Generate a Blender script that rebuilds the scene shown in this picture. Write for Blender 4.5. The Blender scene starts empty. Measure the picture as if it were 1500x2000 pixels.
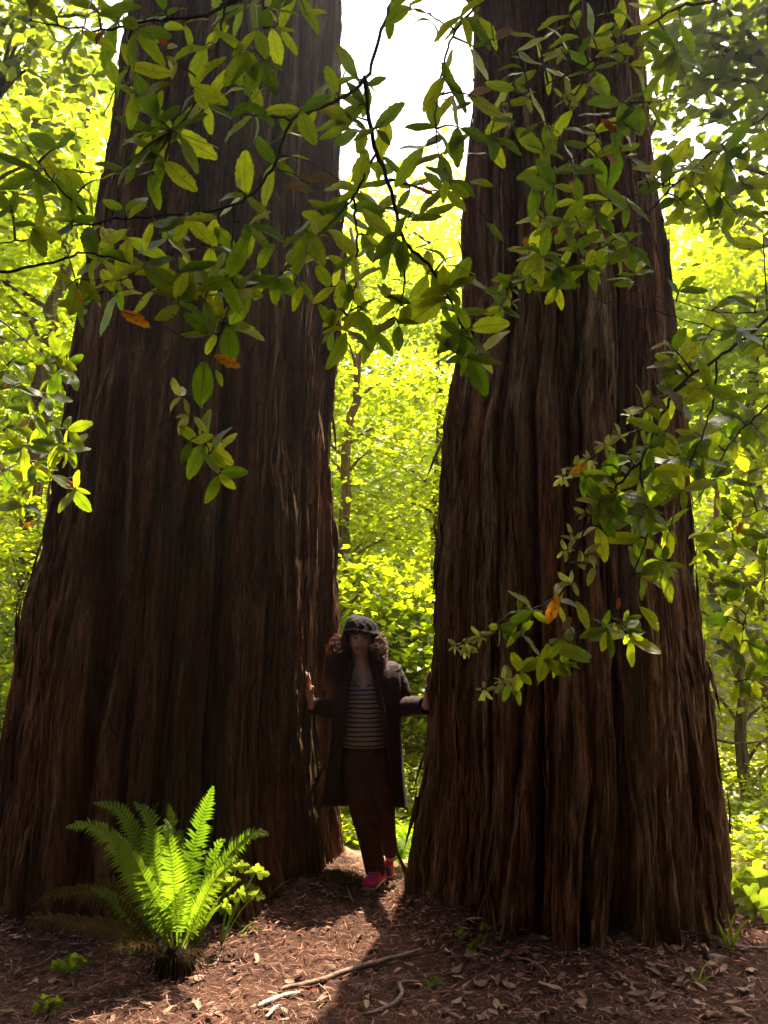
import bpy, math, random
import numpy as np
from mathutils import Vector, Matrix, Quaternion
from mathutils.bvhtree import BVHTree

random.seed(7)
RNG = np.random.default_rng(7)
SC = bpy.context.scene
COL = SC.collection

# ------------------------------------------------------------------ camera
PITCH = math.radians(9.2)
EYE = 1.5
FPX = 1570.0                       # focal length in photo pixels (1500 x 2000)
cam_d = bpy.data.cameras.new('camera')
cam = bpy.data.objects.new('camera', cam_d)
COL.objects.link(cam)
cam.location = (0, 0, EYE)
cam.rotation_euler = (math.radians(90) + PITCH, 0, 0)
cam_d.sensor_fit = 'VERTICAL'
cam_d.sensor_height = 36.0
cam_d.lens = 36.0 * FPX / 2000.0
cam_d.clip_start = 0.05
cam_d.clip_end = 500
SC.camera = cam

# ------------------------------------------------------------------ sky + sun
SUN_AZ, SUN_EL = math.radians(27), math.radians(66)
world = bpy.data.worlds.new('World')
SC.world = world
world.use_nodes = True
wn = world.node_tree
for n in list(wn.nodes):
    wn.nodes.remove(n)
wo = wn.nodes.new('ShaderNodeOutputWorld')
wb = wn.nodes.new('ShaderNodeBackground')
ws = wn.nodes.new('ShaderNodeTexSky')
ws.sky_type = 'NISHITA'
ws.sun_disc = False
ws.sun_elevation = SUN_EL
ws.sun_rotation = SUN_AZ
ws.dust_density = 5.0
ws.air_density = 0.6
ws.ozone_density = 0.6
ws.altitude = 50
wb.inputs['Strength'].default_value = 0.13
wn.links.new(ws.outputs[0], wb.inputs[0])
wn.links.new(wb.outputs[0], wo.inputs[0])
sun_d = bpy.data.lights.new('sun', 'SUN')
sun_d.energy = 5.0
sun_d.angle = math.radians(0.55)
sun_d.color = (1.0, 0.91, 0.74)
sun = bpy.data.objects.new('sun', sun_d)
COL.objects.link(sun)
SDIR = Vector((math.sin(SUN_AZ) * math.cos(SUN_EL), math.cos(SUN_AZ) * math.cos(SUN_EL), math.sin(SUN_EL)))
sun.rotation_euler = (-SDIR).to_track_quat('-Z', 'Y').to_euler()
sun.location = SDIR * 60
SC.view_settings.view_transform = 'Standard'
SC.view_settings.look = 'None'
SC.view_settings.gamma = 1.0
SC.view_settings.exposure = 2.3
SC.view_settings.use_curve_mapping = False
SC.render.engine = 'CYCLES'
SC.cycles.max_bounces = 8
SC.cycles.diffuse_bounces = 4
SC.cycles.transmission_bounces = 6
SC.cycles.glossy_bounces = 3
SC.cycles.caustics_reflective = False
SC.cycles.caustics_refractive = False
SC.cycles.sample_clamp_indirect = 8.0

# ------------------------------------------------------------------ helpers
cP, sP = math.cos(PITCH), math.sin(PITCH)


def P(px, py, Y):
    """world point at world depth Y that the photograph shows at pixel (px, py)"""
    u = (px - 750) / FPX
    v = (1000 - py) / FPX
    t = Y / (cP - v * sP)
    return Vector((u * t, Y, EYE + t * (sP + v * cP)))


def ray(px, py):
    u = (px - 750) / FPX
    v = (1000 - py) / FPX
    return Vector((u, cP - v * sP, sP + v * cP)).normalized()


_tab = RNG.random(4096).astype(np.float64)


def _h(ix, iy, iz):
    return _tab[(ix * 73856093 ^ iy * 19349663 ^ iz * 83492791) & 4095]


def vnoise(x, y, z):
    x = np.asarray(x, float); y = np.asarray(y, float); z = np.asarray(z, float)
    x, y, z = np.broadcast_arrays(x, y, z)
    ix, iy, iz = np.floor(x).astype(np.int64), np.floor(y).astype(np.int64), np.floor(z).astype(np.int64)
    fx, fy, fz = x - ix, y - iy, z - iz
    fx = fx * fx * (3 - 2 * fx); fy = fy * fy * (3 - 2 * fy); fz = fz * fz * (3 - 2 * fz)
    def L(a, b, t): return a + (b - a) * t
    return L(L(L(_h(ix, iy, iz), _h(ix + 1, iy, iz), fx), L(_h(ix, iy + 1, iz), _h(ix + 1, iy + 1, iz), fx), fy),
             L(L(_h(ix, iy, iz + 1), _h(ix + 1, iy, iz + 1), fx), L(_h(ix, iy + 1, iz + 1), _h(ix + 1, iy + 1, iz + 1), fx), fy), fz)


def smooth01(a, b, x):
    t = np.clip((np.asarray(x, float) - a) / (b - a), 0, 1)
    return t * t * (3 - 2 * t)


def tag(o, label=None, cat=None, group=None, kind=None):
    if label: o['label'] = label
    if cat: o['category'] = cat
    if group: o['group'] = group
    if kind: o['kind'] = kind
    return o


def link(name, me, parent=None, loc=None):
    o = bpy.data.objects.new(name, me)
    COL.objects.link(o)
    if parent is not None:
        o.parent = parent
    if loc is not None:
        o.location = loc
    return o


def empty(name, loc, label=None, cat=None, group=None):
    o = link(name, None, None, loc)
    o.empty_display_size = 0.1
    return tag(o, label, cat, group)


def np_mesh(name, V, F, mat, smooth=False, tint=None, uv=None):
    """V (n,3), F (m,3|4) int array or list of tuples"""
    me = bpy.data.meshes.new(name)
    V = np.ascontiguousarray(V, np.float32)
    if isinstance(F, np.ndarray):
        k = F.shape[1]; m = F.shape[0]
        me.vertices.add(len(V)); me.vertices.foreach_set('co', V.ravel())
        me.loops.add(m * k); me.loops.foreach_set('vertex_index', np.ascontiguousarray(F, np.int32).ravel())
        me.polygons.add(m)
        me.polygons.foreach_set('loop_start', np.arange(0, m * k, k, dtype=np.int32))
        me.polygons.foreach_set('loop_total', np.full(m, k, np.int32))
    else:
        me.from_pydata([tuple(map(float, p)) for p in V], [], F)
    if smooth:
        me.polygons.foreach_set('use_smooth', np.ones(len(me.polygons), bool))
    if tint is not None:
        a = me.attributes.new('tint', 'FLOAT', 'POINT')
        a.data.foreach_set('value', np.ascontiguousarray(tint, np.float32))
    if uv is not None:
        l = me.uv_layers.new(name='UVMap')
        vi = np.empty(len(me.loops), np.int32); me.loops.foreach_get('vertex_index', vi)
        l.data.foreach_set('uv', np.ascontiguousarray(np.asarray(uv, np.float32)[vi]).ravel())
    me.update(calc_edges=True)
    me.validate()
    if mat is not None:
        me.materials.append(mat)
    return me


class MB:
    """collects verts and faces into one mesh"""
    def __init__(self): self.v = []; self.f = []

    def tube(self, pts, rad, sides=6, cap=True, squash=None, phase=0.0):
        pts = [Vector(p) for p in pts]
        n = len(pts)
        if not hasattr(rad, '__len__'): rad = [rad] * n
        T = [(pts[min(i + 1, n - 1)] - pts[max(i - 1, 0)]).normalized() for i in range(n)]
        up = Vector((0, 0, 1)) if abs(T[0].z) < 0.9 else Vector((0, 1, 0))
        N = (up - T[0] * up.dot(T[0])).normalized()
        b0 = len(self.v)
        for i in range(n):
            N = (N - T[i] * N.dot(T[i]))
            N = N.normalized() if N.length > 1e-6 else T[i].orthogonal().normalized()
            B = T[i].cross(N)
            for k in range(sides):
                a = 2 * math.pi * k / sides + phase
                q = squash if squash else 1.0
                self.v.append(pts[i] + (N * math.cos(a) + B * math.sin(a) * q) * rad[i])
        for i in range(n - 1):
            for k in range(sides):
                a = b0 + i * sides + k; b = b0 + i * sides + (k + 1) % sides
                self.f.append((a, b, b + sides, a + sides))
        if cap:
            self.f.append(tuple(b0 + k for k in range(sides))[::-1])
            self.f.append(tuple(b0 + (n - 1) * sides + k for k in range(sides)))
        return self

    def limb(self, pts, rad, sides=12):
        """tube with rounded ends"""
        pts = [Vector(p) for p in pts]; rad = list(rad)
        d0 = (pts[0] - pts[1]).normalized(); d1 = (pts[-1] - pts[-2]).normalized()
        pre = [(pts[0] + d0 * rad[0] * s, rad[0] * c) for s, c in ((0.95, .25), (.75, .66), (.4, .92))]
        post = [(pts[-1] + d1 * rad[-1] * s, rad[-1] * c) for s, c in ((.4, .92), (.75, .66), (.95, .25))]
        return self.tube([p for p, _ in pre] + pts + [p for p, _ in post], [r for _, r in pre] + rad + [r for _, r in post], sides)

    def ellipsoid(self, c, r, nu=20, nv=14, fn=None):
        b0 = len(self.v); c = Vector(c)
        for j in range(nv + 1):
            th = math.pi * j / nv
            for i in range(nu):
                ph = 2 * math.pi * i / nu
                d = Vector((math.sin(th) * math.cos(ph), math.sin(th) * math.sin(ph), math.cos(th)))
                p = Vector((d.x * r[0], d.y * r[1], d.z * r[2]))
                if fn: p = fn(d, p)
                self.v.append(c + p)
        for j in range(nv):
            for i in range(nu):
                a = b0 + j * nu + i; b = b0 + j * nu + (i + 1) % nu
                self.f.append((a, a + nu, b + nu, b))
        return self

    def grid(self, rows, closed=False):
        b0 = len(self.v); n = len(rows[0])
        for r in rows: self.v.extend(Vector(p) for p in r)
        for j in range(len(rows) - 1):
            for i in range(n if closed else n - 1):
                a = b0 + j * n + i; b = b0 + j * n + (i + 1) % n
                self.f.append((a, b, b + n, a + n))
        return self

    def mesh(self, name, mat, smooth=True, origin=(0, 0, 0)):
        o = Vector(origin)
        me = bpy.data.meshes.new(name)
        me.from_pydata([tuple(p - o) for p in self.v], [], self.f)
        me.validate()
        if smooth:
            me.polygons.foreach_set('use_smooth', np.ones(len(me.polygons), bool))
        if mat: me.materials.append(mat)
        me.update()
        return me

    def build(self, name, mat, parent=None, smooth=True):
        """vertices are world coordinates; the parent is an unrotated empty"""
        o = Vector((0, 0, 0))
        q = parent
        while q is not None:
            o = o + q.location; q = q.parent
        return link(name, self.mesh(name, mat, smooth, o), parent)


def crom(pts, k=6):
    """smooth curve through points"""
    pts = [Vector(p) for p in pts]
    if len(pts) < 3:
        return [pts[0].lerp(pts[-1], i / k) for i in range(k + 1)]
    E = [pts[0] * 2 - pts[1]] + pts + [pts[-1] * 2 - pts[-2]]
    out = []
    for i in range(1, len(E) - 2):
        a, b, c, d = E[i - 1:i + 3]
        for s in range(k):
            t = s / k
            out.append(0.5 * ((2 * b) + (c - a) * t + (2 * a - 5 * b + 4 * c - d) * t * t + (3 * b - a - 3 * c + d) * t ** 3))
    out.append(pts[-1])
    return out


def remeshed(mb, name, mat, parent, voxel=0.005, smooth_it=4):
    me = mb.mesh(name + '_tmp', None)
    o = link('tmp_union', me)
    m = o.modifiers.new('r', 'REMESH'); m.mode = 'VOXEL'; m.voxel_size = voxel
    s = o.modifiers.new('s', 'SMOOTH'); s.iterations = smooth_it; s.factor = 0.5
    dg = bpy.context.evaluated_depsgraph_get(); dg.update()
    me2 = bpy.data.meshes.new_from_object(o.evaluated_get(dg))
    bpy.data.objects.remove(o); bpy.data.meshes.remove(me)
    me2.name = name
    off = Vector((0, 0, 0)); q = parent
    while q is not None:
        off += q.location; q = q.parent
    me2.transform(Matrix.Translation(-off))
    me2.polygons.foreach_set('use_smooth', np.ones(len(me2.polygons), bool))
    me2.materials.clear()
    if mat: me2.materials.append(mat)
    return link(name, me2, parent)


# ------------------------------------------------------------------ materials
def new_mat(name):
    m = bpy.data.materials.new(name)
    m.use_nodes = True
    nt = m.node_tree
    for n in list(nt.nodes): nt.nodes.remove(n)
    out = nt.nodes.new('ShaderNodeOutputMaterial')
    return m, nt, out


def nd(nt, t, **kw):
    n = nt.nodes.new(t)
    for k, v in kw.items():
        if k.startswith('i_'):
            key = k[2:]
            key = int(key) if key.isdigit() else key
            n.inputs[key].default_value = v
        else:
            setattr(n, k, v)
    return n


def ramp(nt, stops, fac, interp='LINEAR'):
    r = nt.nodes.new('ShaderNodeValToRGB')
    r.color_ramp.interpolation = interp
    e = r.color_ramp.elements
    while len(e) < len(stops): e.new(0.5)
    for i, (p, c) in enumerate(stops):
        e[i].position = p
        e[i].color = (*c, 1) if len(c) == 3 else c
    nt.links.new(fac, r.inputs[0])
    return r.outputs[0]


def mixc(nt, a, b, fac, mode='MIX'):
    m = nt.nodes.new('ShaderNodeMix'); m.data_type = 'RGBA'; m.blend_type = mode
    L = nt.links
    for s, x in ((0, fac), (6, a), (7, b)):
        if isinstance(x, (int, float)): m.inputs[s].default_value = x
        elif isinstance(x, tuple): m.inputs[s].default_value = (*x, 1)
        else: L.new(x, m.inputs[s])
    return m.outputs[2]


def math_n(nt, op, a, b=None, c=None):
    m = nt.nodes.new('ShaderNodeMath'); m.operation = op
    for i, x in enumerate((a, b, c)):
        if x is None: continue
        if isinstance(x, (int, float)): m.inputs[i].default_value = x
        else: nt.links.new(x, m.inputs[i])
    return m.outputs[0]


def noise_n(nt, vec, scale, detail=4, rough=0.55, dist=0.0):
    n = nd(nt, 'ShaderNodeTexNoise', i_Scale=scale, i_Detail=detail, i_Roughness=rough, i_Distortion=dist)
    nt.links.new(vec, n.inputs['Vector'])
    return n.outputs['Fac']


def mapped(nt, scale=(1, 1, 1), kind='Object'):
    tc = nd(nt, 'ShaderNodeTexCoord')
    mp = nd(nt, 'ShaderNodeMapping')
    mp.inputs['Scale'].default_value = scale
    nt.links.new(tc.outputs[kind], mp.inputs['Vector'])
    return mp.outputs['Vector']


def simple_mat(name, col, rough=0.7, var=0.25, scale=20, bump=0.0, bscale=120, spec=0.3, col2=None, stretch=(1, 1, 1), sheen=0):
    m, nt, out = new_mat(name)
    v = mapped(nt, stretch)
    f = noise_n(nt, v, scale, 5)
    c2 = col2 or tuple(x * (1 - var) for x in col)
    c1 = col if col2 else tuple(min(1, x * (1 + var)) for x in col)
    b = nd(nt, 'ShaderNodeBsdfPrincipled', i_Roughness=rough)
    b.inputs['Specular IOR Level'].default_value = spec
    nt.links.new(ramp(nt, [(0.3, c2), (0.7, c1)], f), b.inputs['Base Color'])
    if bump:
        bp = nd(nt, 'ShaderNodeBump', i_Strength=bump, i_Distance=0.01)
        nt.links.new(noise_n(nt, v, bscale, 3), bp.inputs['Height'])
        nt.links.new(bp.outputs[0], b.inputs['Normal'])
    nt.links.new(b.outputs[0], out.inputs[0])
    return m


def leaf_mat(name, dark, light, trans_d, trans_l, tfac=0.5, veins=False, rough=0.4, spec=0.35, blotch=None, source='tint', spots=None):
    """two-sided leaf: diffuse front + light passing through; varied leaf by leaf"""
    m, nt, out = new_mat(name)
    if source == 'tint':
        a = nd(nt, 'ShaderNodeAttribute', attribute_name='tint'); fac = a.outputs['Fac']
    else:
        a = nd(nt, 'ShaderNodeObjectInfo'); fac = a.outputs['Random']
    md = .3 if veins and spots else .5
    midc = lambda p, q: tuple(x + (y - x) * md for x, y in zip(p, q))
    cd = ramp(nt, [(0.0, dark), (.55, midc(dark, light)), (1.0, light)], fac)
    ct = ramp(nt, [(0.0, trans_d), (.55, midc(trans_d, trans_l)), (1.0, trans_l)], fac)
    v = mapped(nt, (1, 1, 1))
    nz = noise_n(nt, v, 9 if source != 'tint' else 3, 3)
    shade = ramp(nt, [(0.3, (.72, .72, .72)), (0.7, (1.1, 1.1, 1.1))], nz)
    cd = mixc(nt, cd, shade, 0.8, 'MULTIPLY'); ct = mixc(nt, ct, shade, 0.8, 'MULTIPLY')
    bump_h = None
    if veins:
        uv = nd(nt, 'ShaderNodeUVMap', uv_map='UVMap')
        sp = nd(nt, 'ShaderNodeSeparateXYZ'); nt.links.new(uv.outputs[0], sp.inputs[0])
        ax = math_n(nt, 'ABSOLUTE', math_n(nt, 'SUBTRACT', sp.outputs[0], 0.5))
        rib = ramp(nt, [(0.0, (1, 1, 1)), (0.02, (1, 1, 1)), (0.045, (0, 0, 0))], ax)
        w = math_n(nt, 'FRACT', math_n(nt, 'MULTIPLY', math_n(nt, 'SUBTRACT', sp.outputs[1], math_n(nt, 'MULTIPLY', ax, 0.55)), 11.0))
        w = math_n(nt, 'ABSOLUTE', math_n(nt, 'SUBTRACT', w, 0.5))
        side = ramp(nt, [(0.0, (.7, .7, .7)), (0.05, (.55, .55, .55)), (0.12, (0, 0, 0))], w)
        vein = mixc(nt, rib, side, 1.0, 'LIGHTEN')
        ct = mixc(nt, ct, (.35, .35, .3), math_n(nt, 'MULTIPLY', nd_val(nt, vein), 0.75), 'MULTIPLY')
        cd = mixc(nt, cd, tuple(min(1, x * 1.6 + .02) for x in light), math_n(nt, 'MULTIPLY', nd_val(nt, vein), 0.5))
        bump_h = vein
    if spots:
        k = ramp(nt, [(0.60, (0, 0, 0)), (0.66, (1, 1, 1))], noise_n(nt, mapped(nt, (1, 1, 1)), 7, 3, .6))
        oi = nd(nt, 'ShaderNodeObjectInfo')
        k = math_n(nt, 'MULTIPLY', nd_val(nt, k), math_n(nt, 'GREATER_THAN', math_n(nt, 'FRACT', math_n(nt, 'MULTIPLY', oi.outputs['Random'], 37.0)), .55))
        cd = mixc(nt, cd, spots, k); ct = mixc(nt, ct, spots, k)
    if blotch:
        bz = noise_n(nt, mapped(nt, (1, 1, 1)), 5, 4, 0.6)
        k = ramp(nt, [(0.5, (0, 0, 0)), (0.6, (1, 1, 1))], bz)
        cd = mixc(nt, cd, blotch, nd_val(nt, k)); ct = mixc(nt, ct, blotch, nd_val(nt, k))
    pb = nd(nt, 'ShaderNodeBsdfPrincipled', i_Roughness=rough)
    pb.inputs['Specular IOR Level'].default_value = spec
    nt.links.new(cd, pb.inputs['Base Color'])
    tb = nd(nt, 'ShaderNodeBsdfTranslucent'); nt.links.new(ct, tb.inputs['Color'])
    if bump_h is not None:
        bp = nd(nt, 'ShaderNodeBump', i_Strength=0.25, i_Distance=0.01)
        nt.links.new(bump_h, bp.inputs['Height']); nt.links.new(bp.outputs[0], pb.inputs['Normal'])
    mx = nd(nt, 'ShaderNodeMixShader', i_0=tfac)
    nt.links.new(pb.outputs[0], mx.inputs[1]); nt.links.new(tb.outputs[0], mx.inputs[2])
    nt.links.new(mx.outputs[0], out.inputs[0])
    return m


def nd_val(nt, col):
    n = nt.nodes.new('ShaderNodeRGBToBW'); nt.links.new(col, n.inputs[0]); return n.outputs[0]


def bark_mat(name, cols, moss=(0.05, 0.06, 0.015), moss_amt=0.35, scale=1.0):
    m, nt, out = new_mat(name)
    v1 = mapped(nt, (8 * scale, 8 * scale, .45 * scale)); v2 = mapped(nt, (34 * scale, 34 * scale, 1.3 * scale)); v3 = mapped(nt, (120 * scale, 120 * scale, 13 * scale))
    n1 = noise_n(nt, v1, 1, 5, 0.62, 0.5); n2 = noise_n(nt, v2, 1, 4, 0.6); n3 = noise_n(nt, v3, 1, 3, 0.6)
    base = ramp(nt, [(0.25, cols[0]), (0.45, cols[1]), (0.6, cols[2]), (0.8, cols[3])], n1)
    fine = ramp(nt, [(0.34, (.30, .28, .26)), (0.62, (1.45, 1.4, 1.34))], n2)
    base = mixc(nt, base, fine, 0.85, 'MULTIPLY')
    big = noise_n(nt, mapped(nt, (2.6 * scale, 2.6 * scale, .5 * scale)), 1, 3, .55)
    base = mixc(nt, base, ramp(nt, [(.36, (1.15, .76, .58)), (.50, (1, 1, 1)), (.66, (.95, 1.02, .78))], big), .85, 'MULTIPLY')
    fib = ramp(nt, [(0.36, (.34, .32, .30)), (0.64, (1.6, 1.6, 1.6))], n3)
    base = mixc(nt, base, fib, 0.6, 'MULTIPLY')
    mz = noise_n(nt, mapped(nt, (2.2, 2.2, .7)), 1.3, 5, 0.65)
    mz2 = noise_n(nt, mapped(nt, (30, 30, 14)), 1.0, 4, 0.6)
    k = math_n(nt, 'MULTIPLY', nd_val(nt, ramp(nt, [(0.5, (0, 0, 0)), (0.68, (1, 1, 1))], mz)), nd_val(nt, ramp(nt, [(0.42, (0, 0, 0)), (0.6, (1, 1, 1))], mz2)))
    base = mixc(nt, base, moss, math_n(nt, 'MULTIPLY', k, moss_amt))
    b = nd(nt, 'ShaderNodeBsdfPrincipled', i_Roughness=0.9)
    b.inputs['Specular IOR Level'].default_value = 0.15
    nt.links.new(base, b.inputs['Base Color'])
    h = math_n(nt, 'ADD', math_n(nt, 'MULTIPLY', n2, 1.0), math_n(nt, 'MULTIPLY', n3, 0.45))
    bp = nd(nt, 'ShaderNodeBump', i_Strength=1.0, i_Distance=0.02)
    nt.links.new(h, bp.inputs['Height']); nt.links.new(bp.outputs[0], b.inputs['Normal'])
    nt.links.new(b.outputs[0], out.inputs[0])
    return m


M = {}
M['redwood'] = bark_mat('redwood_bark', [(.040, .015, .004), (.09, .040, .012), (.16, .085, .033), (.26, .16, .07)], moss=(.055, .065, .010), moss_amt=.7)
M['redwood2'] = bark_mat('redwood_bark_warm', [(.045, .018, .005), (.12, .060, .022), (.24, .14, .06), (.40, .26, .135)], moss_amt=.15)
M['twig'] = simple_mat('twig_bark', (.045, .033, .024), .8, .5, 60, .4, 300)
M['stem_bark'] = bark_mat('grey_bark', [(.07, .055, .035), (.12, .095, .06), (.18, .14, .09), (.26, .21, .14)], moss=(.12, .13, .02), moss_amt=.9, scale=.8)
M['mossy'] = bark_mat('mossy_bark', [(.09, .065, .03), (.14, .10, .05), (.20, .15, .06), (.26, .20, .08)], moss=(.26, .24, .03), moss_amt=1.0, scale=.7)
M['tanoak'] = leaf_mat('tanoak_leaf', (.045, .065, .006), (.085, .110, .010), (.15, .27, .006), (.66, .72, .018), .62, True, rough=.42, spec=.32, spots=(.16, .07, .02), source='rand')
M['tanoak_young'] = leaf_mat('tanoak_young_leaf', (.16, .18, .035), (.26, .26, .06), (.42, .46, .06), (.60, .58, .10), .5, True, source='rand')
M['autumn'] = leaf_mat('autumn_leaf', (.22, .07, .01), (.30, .11, .015), (.80, .30, .01), (.85, .45, .02), .55, True, source='rand', blotch=(.22, .03, .01))
M['red_leaf'] = leaf_mat('red_leaf', (.20, .035, .015), (.26, .05, .02), (.55, .08, .03), (.62, .14, .04), .45, True, source='rand')
M['tan_leaf'] = leaf_mat('tan_leaf', (.22, .13, .07), (.30, .20, .12), (.35, .20, .09), (.42, .27, .13), .4, True, source='rand')
M['crown'] = leaf_mat('maple_leaf', (.05, .08, .008), (.11, .14, .014), (.44, .58, .006), (.80, .86, .012), .68)
M['crown_dark'] = leaf_mat('dark_crown_leaf', (.025, .045, .010), (.055, .080, .014), (.16, .22, .010), (.32, .38, .015), .5)
M['forest'] = leaf_mat('forest_leaf', (.045, .075, .010), (.10, .13, .015), (.44, .58, .006), (.80, .86, .012), .70)
M['conifer'] = leaf_mat('conifer_foliage', (.018, .030, .010), (.035, .05, .014), (.02, .04, .01), (.04, .06, .012), .15)
M['overhead_shade'] = leaf_mat('shade_canopy_leaf', (.030, .045, .008), (.055, .075, .012), (.08, .11, .008), (.15, .18, .012), .4)  # low-translucency leaf so the added canopy and boughs pass little light
M['fir'] = leaf_mat('fir_spray', (.040, .075, .018), (.08, .12, .025), (.26, .42, .04), (.46, .60, .06), .5)
M['fern'] = leaf_mat('fern_frond', (.055, .10, .008), (.10, .16, .012), (.24, .44, .012), (.44, .60, .02), .58, rough=.6, spec=.15, source='rand')
M['fern_dry'] = leaf_mat('dry_frond', (.045, .026, .006), (.08, .055, .010), (.16, .11, .012), (.24, .19, .02), .45, rough=.85, spec=.05, source='rand')
M['lobed'] = leaf_mat('lobed_leaf', (.10, .14, .015), (.16, .20, .02), (.34, .46, .02), (.46, .56, .03), .5, source='rand')
M['blade'] = leaf_mat('grass_blade', (.06, .10, .012), (.10, .15, .02), (.30, .44, .02), (.44, .56, .03), .5, source='rand')
M['dead_leaf'] = leaf_mat('dead_leaf', (.12, .055, .028), (.36, .21, .12), (.2, .11, .06), (.36, .24, .15), .25, True, rough=.55, source='rand')
M['needles'] = leaf_mat('needle_litter', (.035, .014, .008), (.48, .24, .155), (.06, .03, .02), (.24, .12, .08), .15, rough=.8, spec=.15)
M['stick'] = simple_mat('dead_wood', (.20, .125, .085), .85, .4, 30, .5, 160, stretch=(1, 1, 1))
M['pale_wood'] = simple_mat('pale_dead_wood', (.42, .36, .28), .85, .3, 30, .4, 160)


# ------------------------------------------------------------------ terrain
def ground_z(x, y):
    x = np.asarray(x, float); y = np.asarray(y, float)
    z = 0.05 * (vnoise(x * .9, y * .9, 0.3) - .5) + 0.03 * (vnoise(x * 2.6, y * 2.6, 4.1) - .5)
    # heap of duff between the trunks, and round the foot of the right trunk
    z = z + 0.055 * np.exp(-(((x + .37) / .30) ** 2 + ((y - 4.75) / .45) ** 2))
    z = z + 0.06 * np.exp(-(((x - .75) / .55) ** 2 + ((y - 4.25) / .28) ** 2))
    z = z + 0.02 * np.exp(-(((x + .95) / .35) ** 2 + ((y - 3.95) / .3) ** 2))
    for cx, cy, r in ((-1.31, 5.44, 1.15), (1.02, 4.90, .90)):        # duff banked against the trunks
        dd = np.sqrt((x - cx) ** 2 + (y - cy) ** 2) - r
        z = z + (.03 + .09 * vnoise(x * 2.6, y * 2.6, 7.7) + .07 * vnoise(x * 8, y * 8, 3.7)) * np.exp(-np.maximum(0, dd + .02) / .16)
    # drop to the clearing behind, then the hillside
    z = z - 0.25 * smooth01(5.6, 8.0, y)
    hill = np.maximum(0, y - 15.0)
    z = z + 0.62 * hill * smooth01(0, 4, hill) * (1 + .0 * x) * smooth01(46, 30, y) + smooth01(30, 46, y) * 14 * smooth01(15, 16, y)
    z = z + 0.30 * np.maximum(0, np.abs(x) - 14)
    z = z + 0.45 * np.maximum(0, -y - 8)
    far = smooth01(6, 14, np.abs(y)) + smooth01(5, 12, np.abs(x))
    z = z + np.clip(far, 0, 1) * .5 * (vnoise(x * .35, y * .35, 9.7) - .5)
    return z


def gz(x, y): return float(ground_z(x, y))


def G(px, py):
    """ground point seen at a pixel"""
    d = ray(px, py); t = 3.0
    for _ in range(12):
        p = Vector((0, 0, EYE)) + d * t
        t += (gz(p.x, p.y) - p.z) / d.z * 0.8
    p = Vector((0, 0, EYE)) + d * t
    p.z = gz(p.x, p.y)
    return p


def axis(segs):
    out = []
    for a, b, n in segs: out.extend(np.linspace(a, b, n, endpoint=False))
    out.append(segs[-1][1]); return np.array(out)


gx = axis([(-42, -6, 26), (-6, -2.2, 26), (-2.2, 2.4, 300), (2.4, 6, 26), (6, 42, 26)])
gy = axis([(-40, -2, 24), (-2, 2.6, 24), (2.6, 5.8, 230), (5.8, 9, 50), (9, 60, 60)])
XX, YY = np.meshgrid(gx, gy)
ZZ = ground_z(XX, YY)
near = smooth01(-3, -2, XX) * smooth01(3.2, 2.2, XX) * smooth01(2.2, 2.8, YY) * smooth01(6.6, 5.6, YY)
ZZ = ZZ + near * (.022 * (vnoise(XX * 14, YY * 14, 2.2) - .5) + .014 * (vnoise(XX * 38, YY * 38, 6.2) - .5) + .008 * (vnoise(XX * 90, YY * 90, 1.2) - .5))
nyy, nxx = XX.shape
idx = np.arange(nyy * nxx).reshape(nyy, nxx)
GF = np.stack([idx[:-1, :-1], idx[:-1, 1:], idx[1:, 1:], idx[1:, :-1]], -1).reshape(-1, 4)


def ground_mat():
    m, nt, out = new_mat('forest_duff')
    v = mapped(nt)
    n1 = noise_n(nt, v, 2.2, 6, .6); n2 = noise_n(nt, v, 38, 6, .65); n3 = noise_n(nt, v, 170, 3, .6)
    c = ramp(nt, [(.3, (.024, .009, .005)), (.5, (.065, .028, .016)), (.72, (.12, .058, .034))], n2)
    c = mixc(nt, c, ramp(nt, [(.35, (.6, .55, .55)), (.65, (1.2, 1.1, 1.05))], n1), .9, 'MULTIPLY')
    chips = ramp(nt, [(.62, (0, 0, 0)), (.7, (1, 1, 1))], n3)
    c = mixc(nt, c, (.20, .13, .10), math_n(nt, 'MULTIPLY', nd_val(nt, chips), .6))
    # grassy duff beyond the trunks, paled in colour to stand in for sunlight
    sp = nd(nt, 'ShaderNodeSeparateXYZ'); nt.links.new(v, sp.inputs[0])
    k = nd_val(nt, ramp(nt, [(0, (0, 0, 0)), (1, (1, 1, 1))], math_n(nt, 'MULTIPLY', math_n(nt, 'SUBTRACT', math_n(nt, 'ADD', sp.outputs[1], math_n(nt, 'MULTIPLY', n1, 2.0)), 6.3), .8)))
    pale = ramp(nt, [(.35, (.10, .10, .035)), (.6, (.34, .27, .18))], noise_n(nt, v, 5, 5, .6))
    c = mixc(nt, c, pale, k)
    b = nd(nt, 'ShaderNodeBsdfPrincipled', i_Roughness=.9); b.inputs['Specular IOR Level'].default_value = .15
    nt.links.new(c, b.inputs['Base Color'])
    bp = nd(nt, 'ShaderNodeBump', i_Strength=.8, i_Distance=.02)
    nt.links.new(math_n(nt, 'ADD', n2, math_n(nt, 'MULTIPLY', n3, .5)), bp.inputs['Height'])
    nt.links.new(bp.outputs[0], b.inputs['Normal']); nt.links.new(b.outputs[0], out.inputs[0])
    return m


ground = link('ground', np_mesh('ground', np.stack([XX, YY, ZZ], -1).reshape(-1, 3), GF, ground_mat(), True))
tag(ground, 'brown forest floor of needles and duff', kind='structure')

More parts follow.
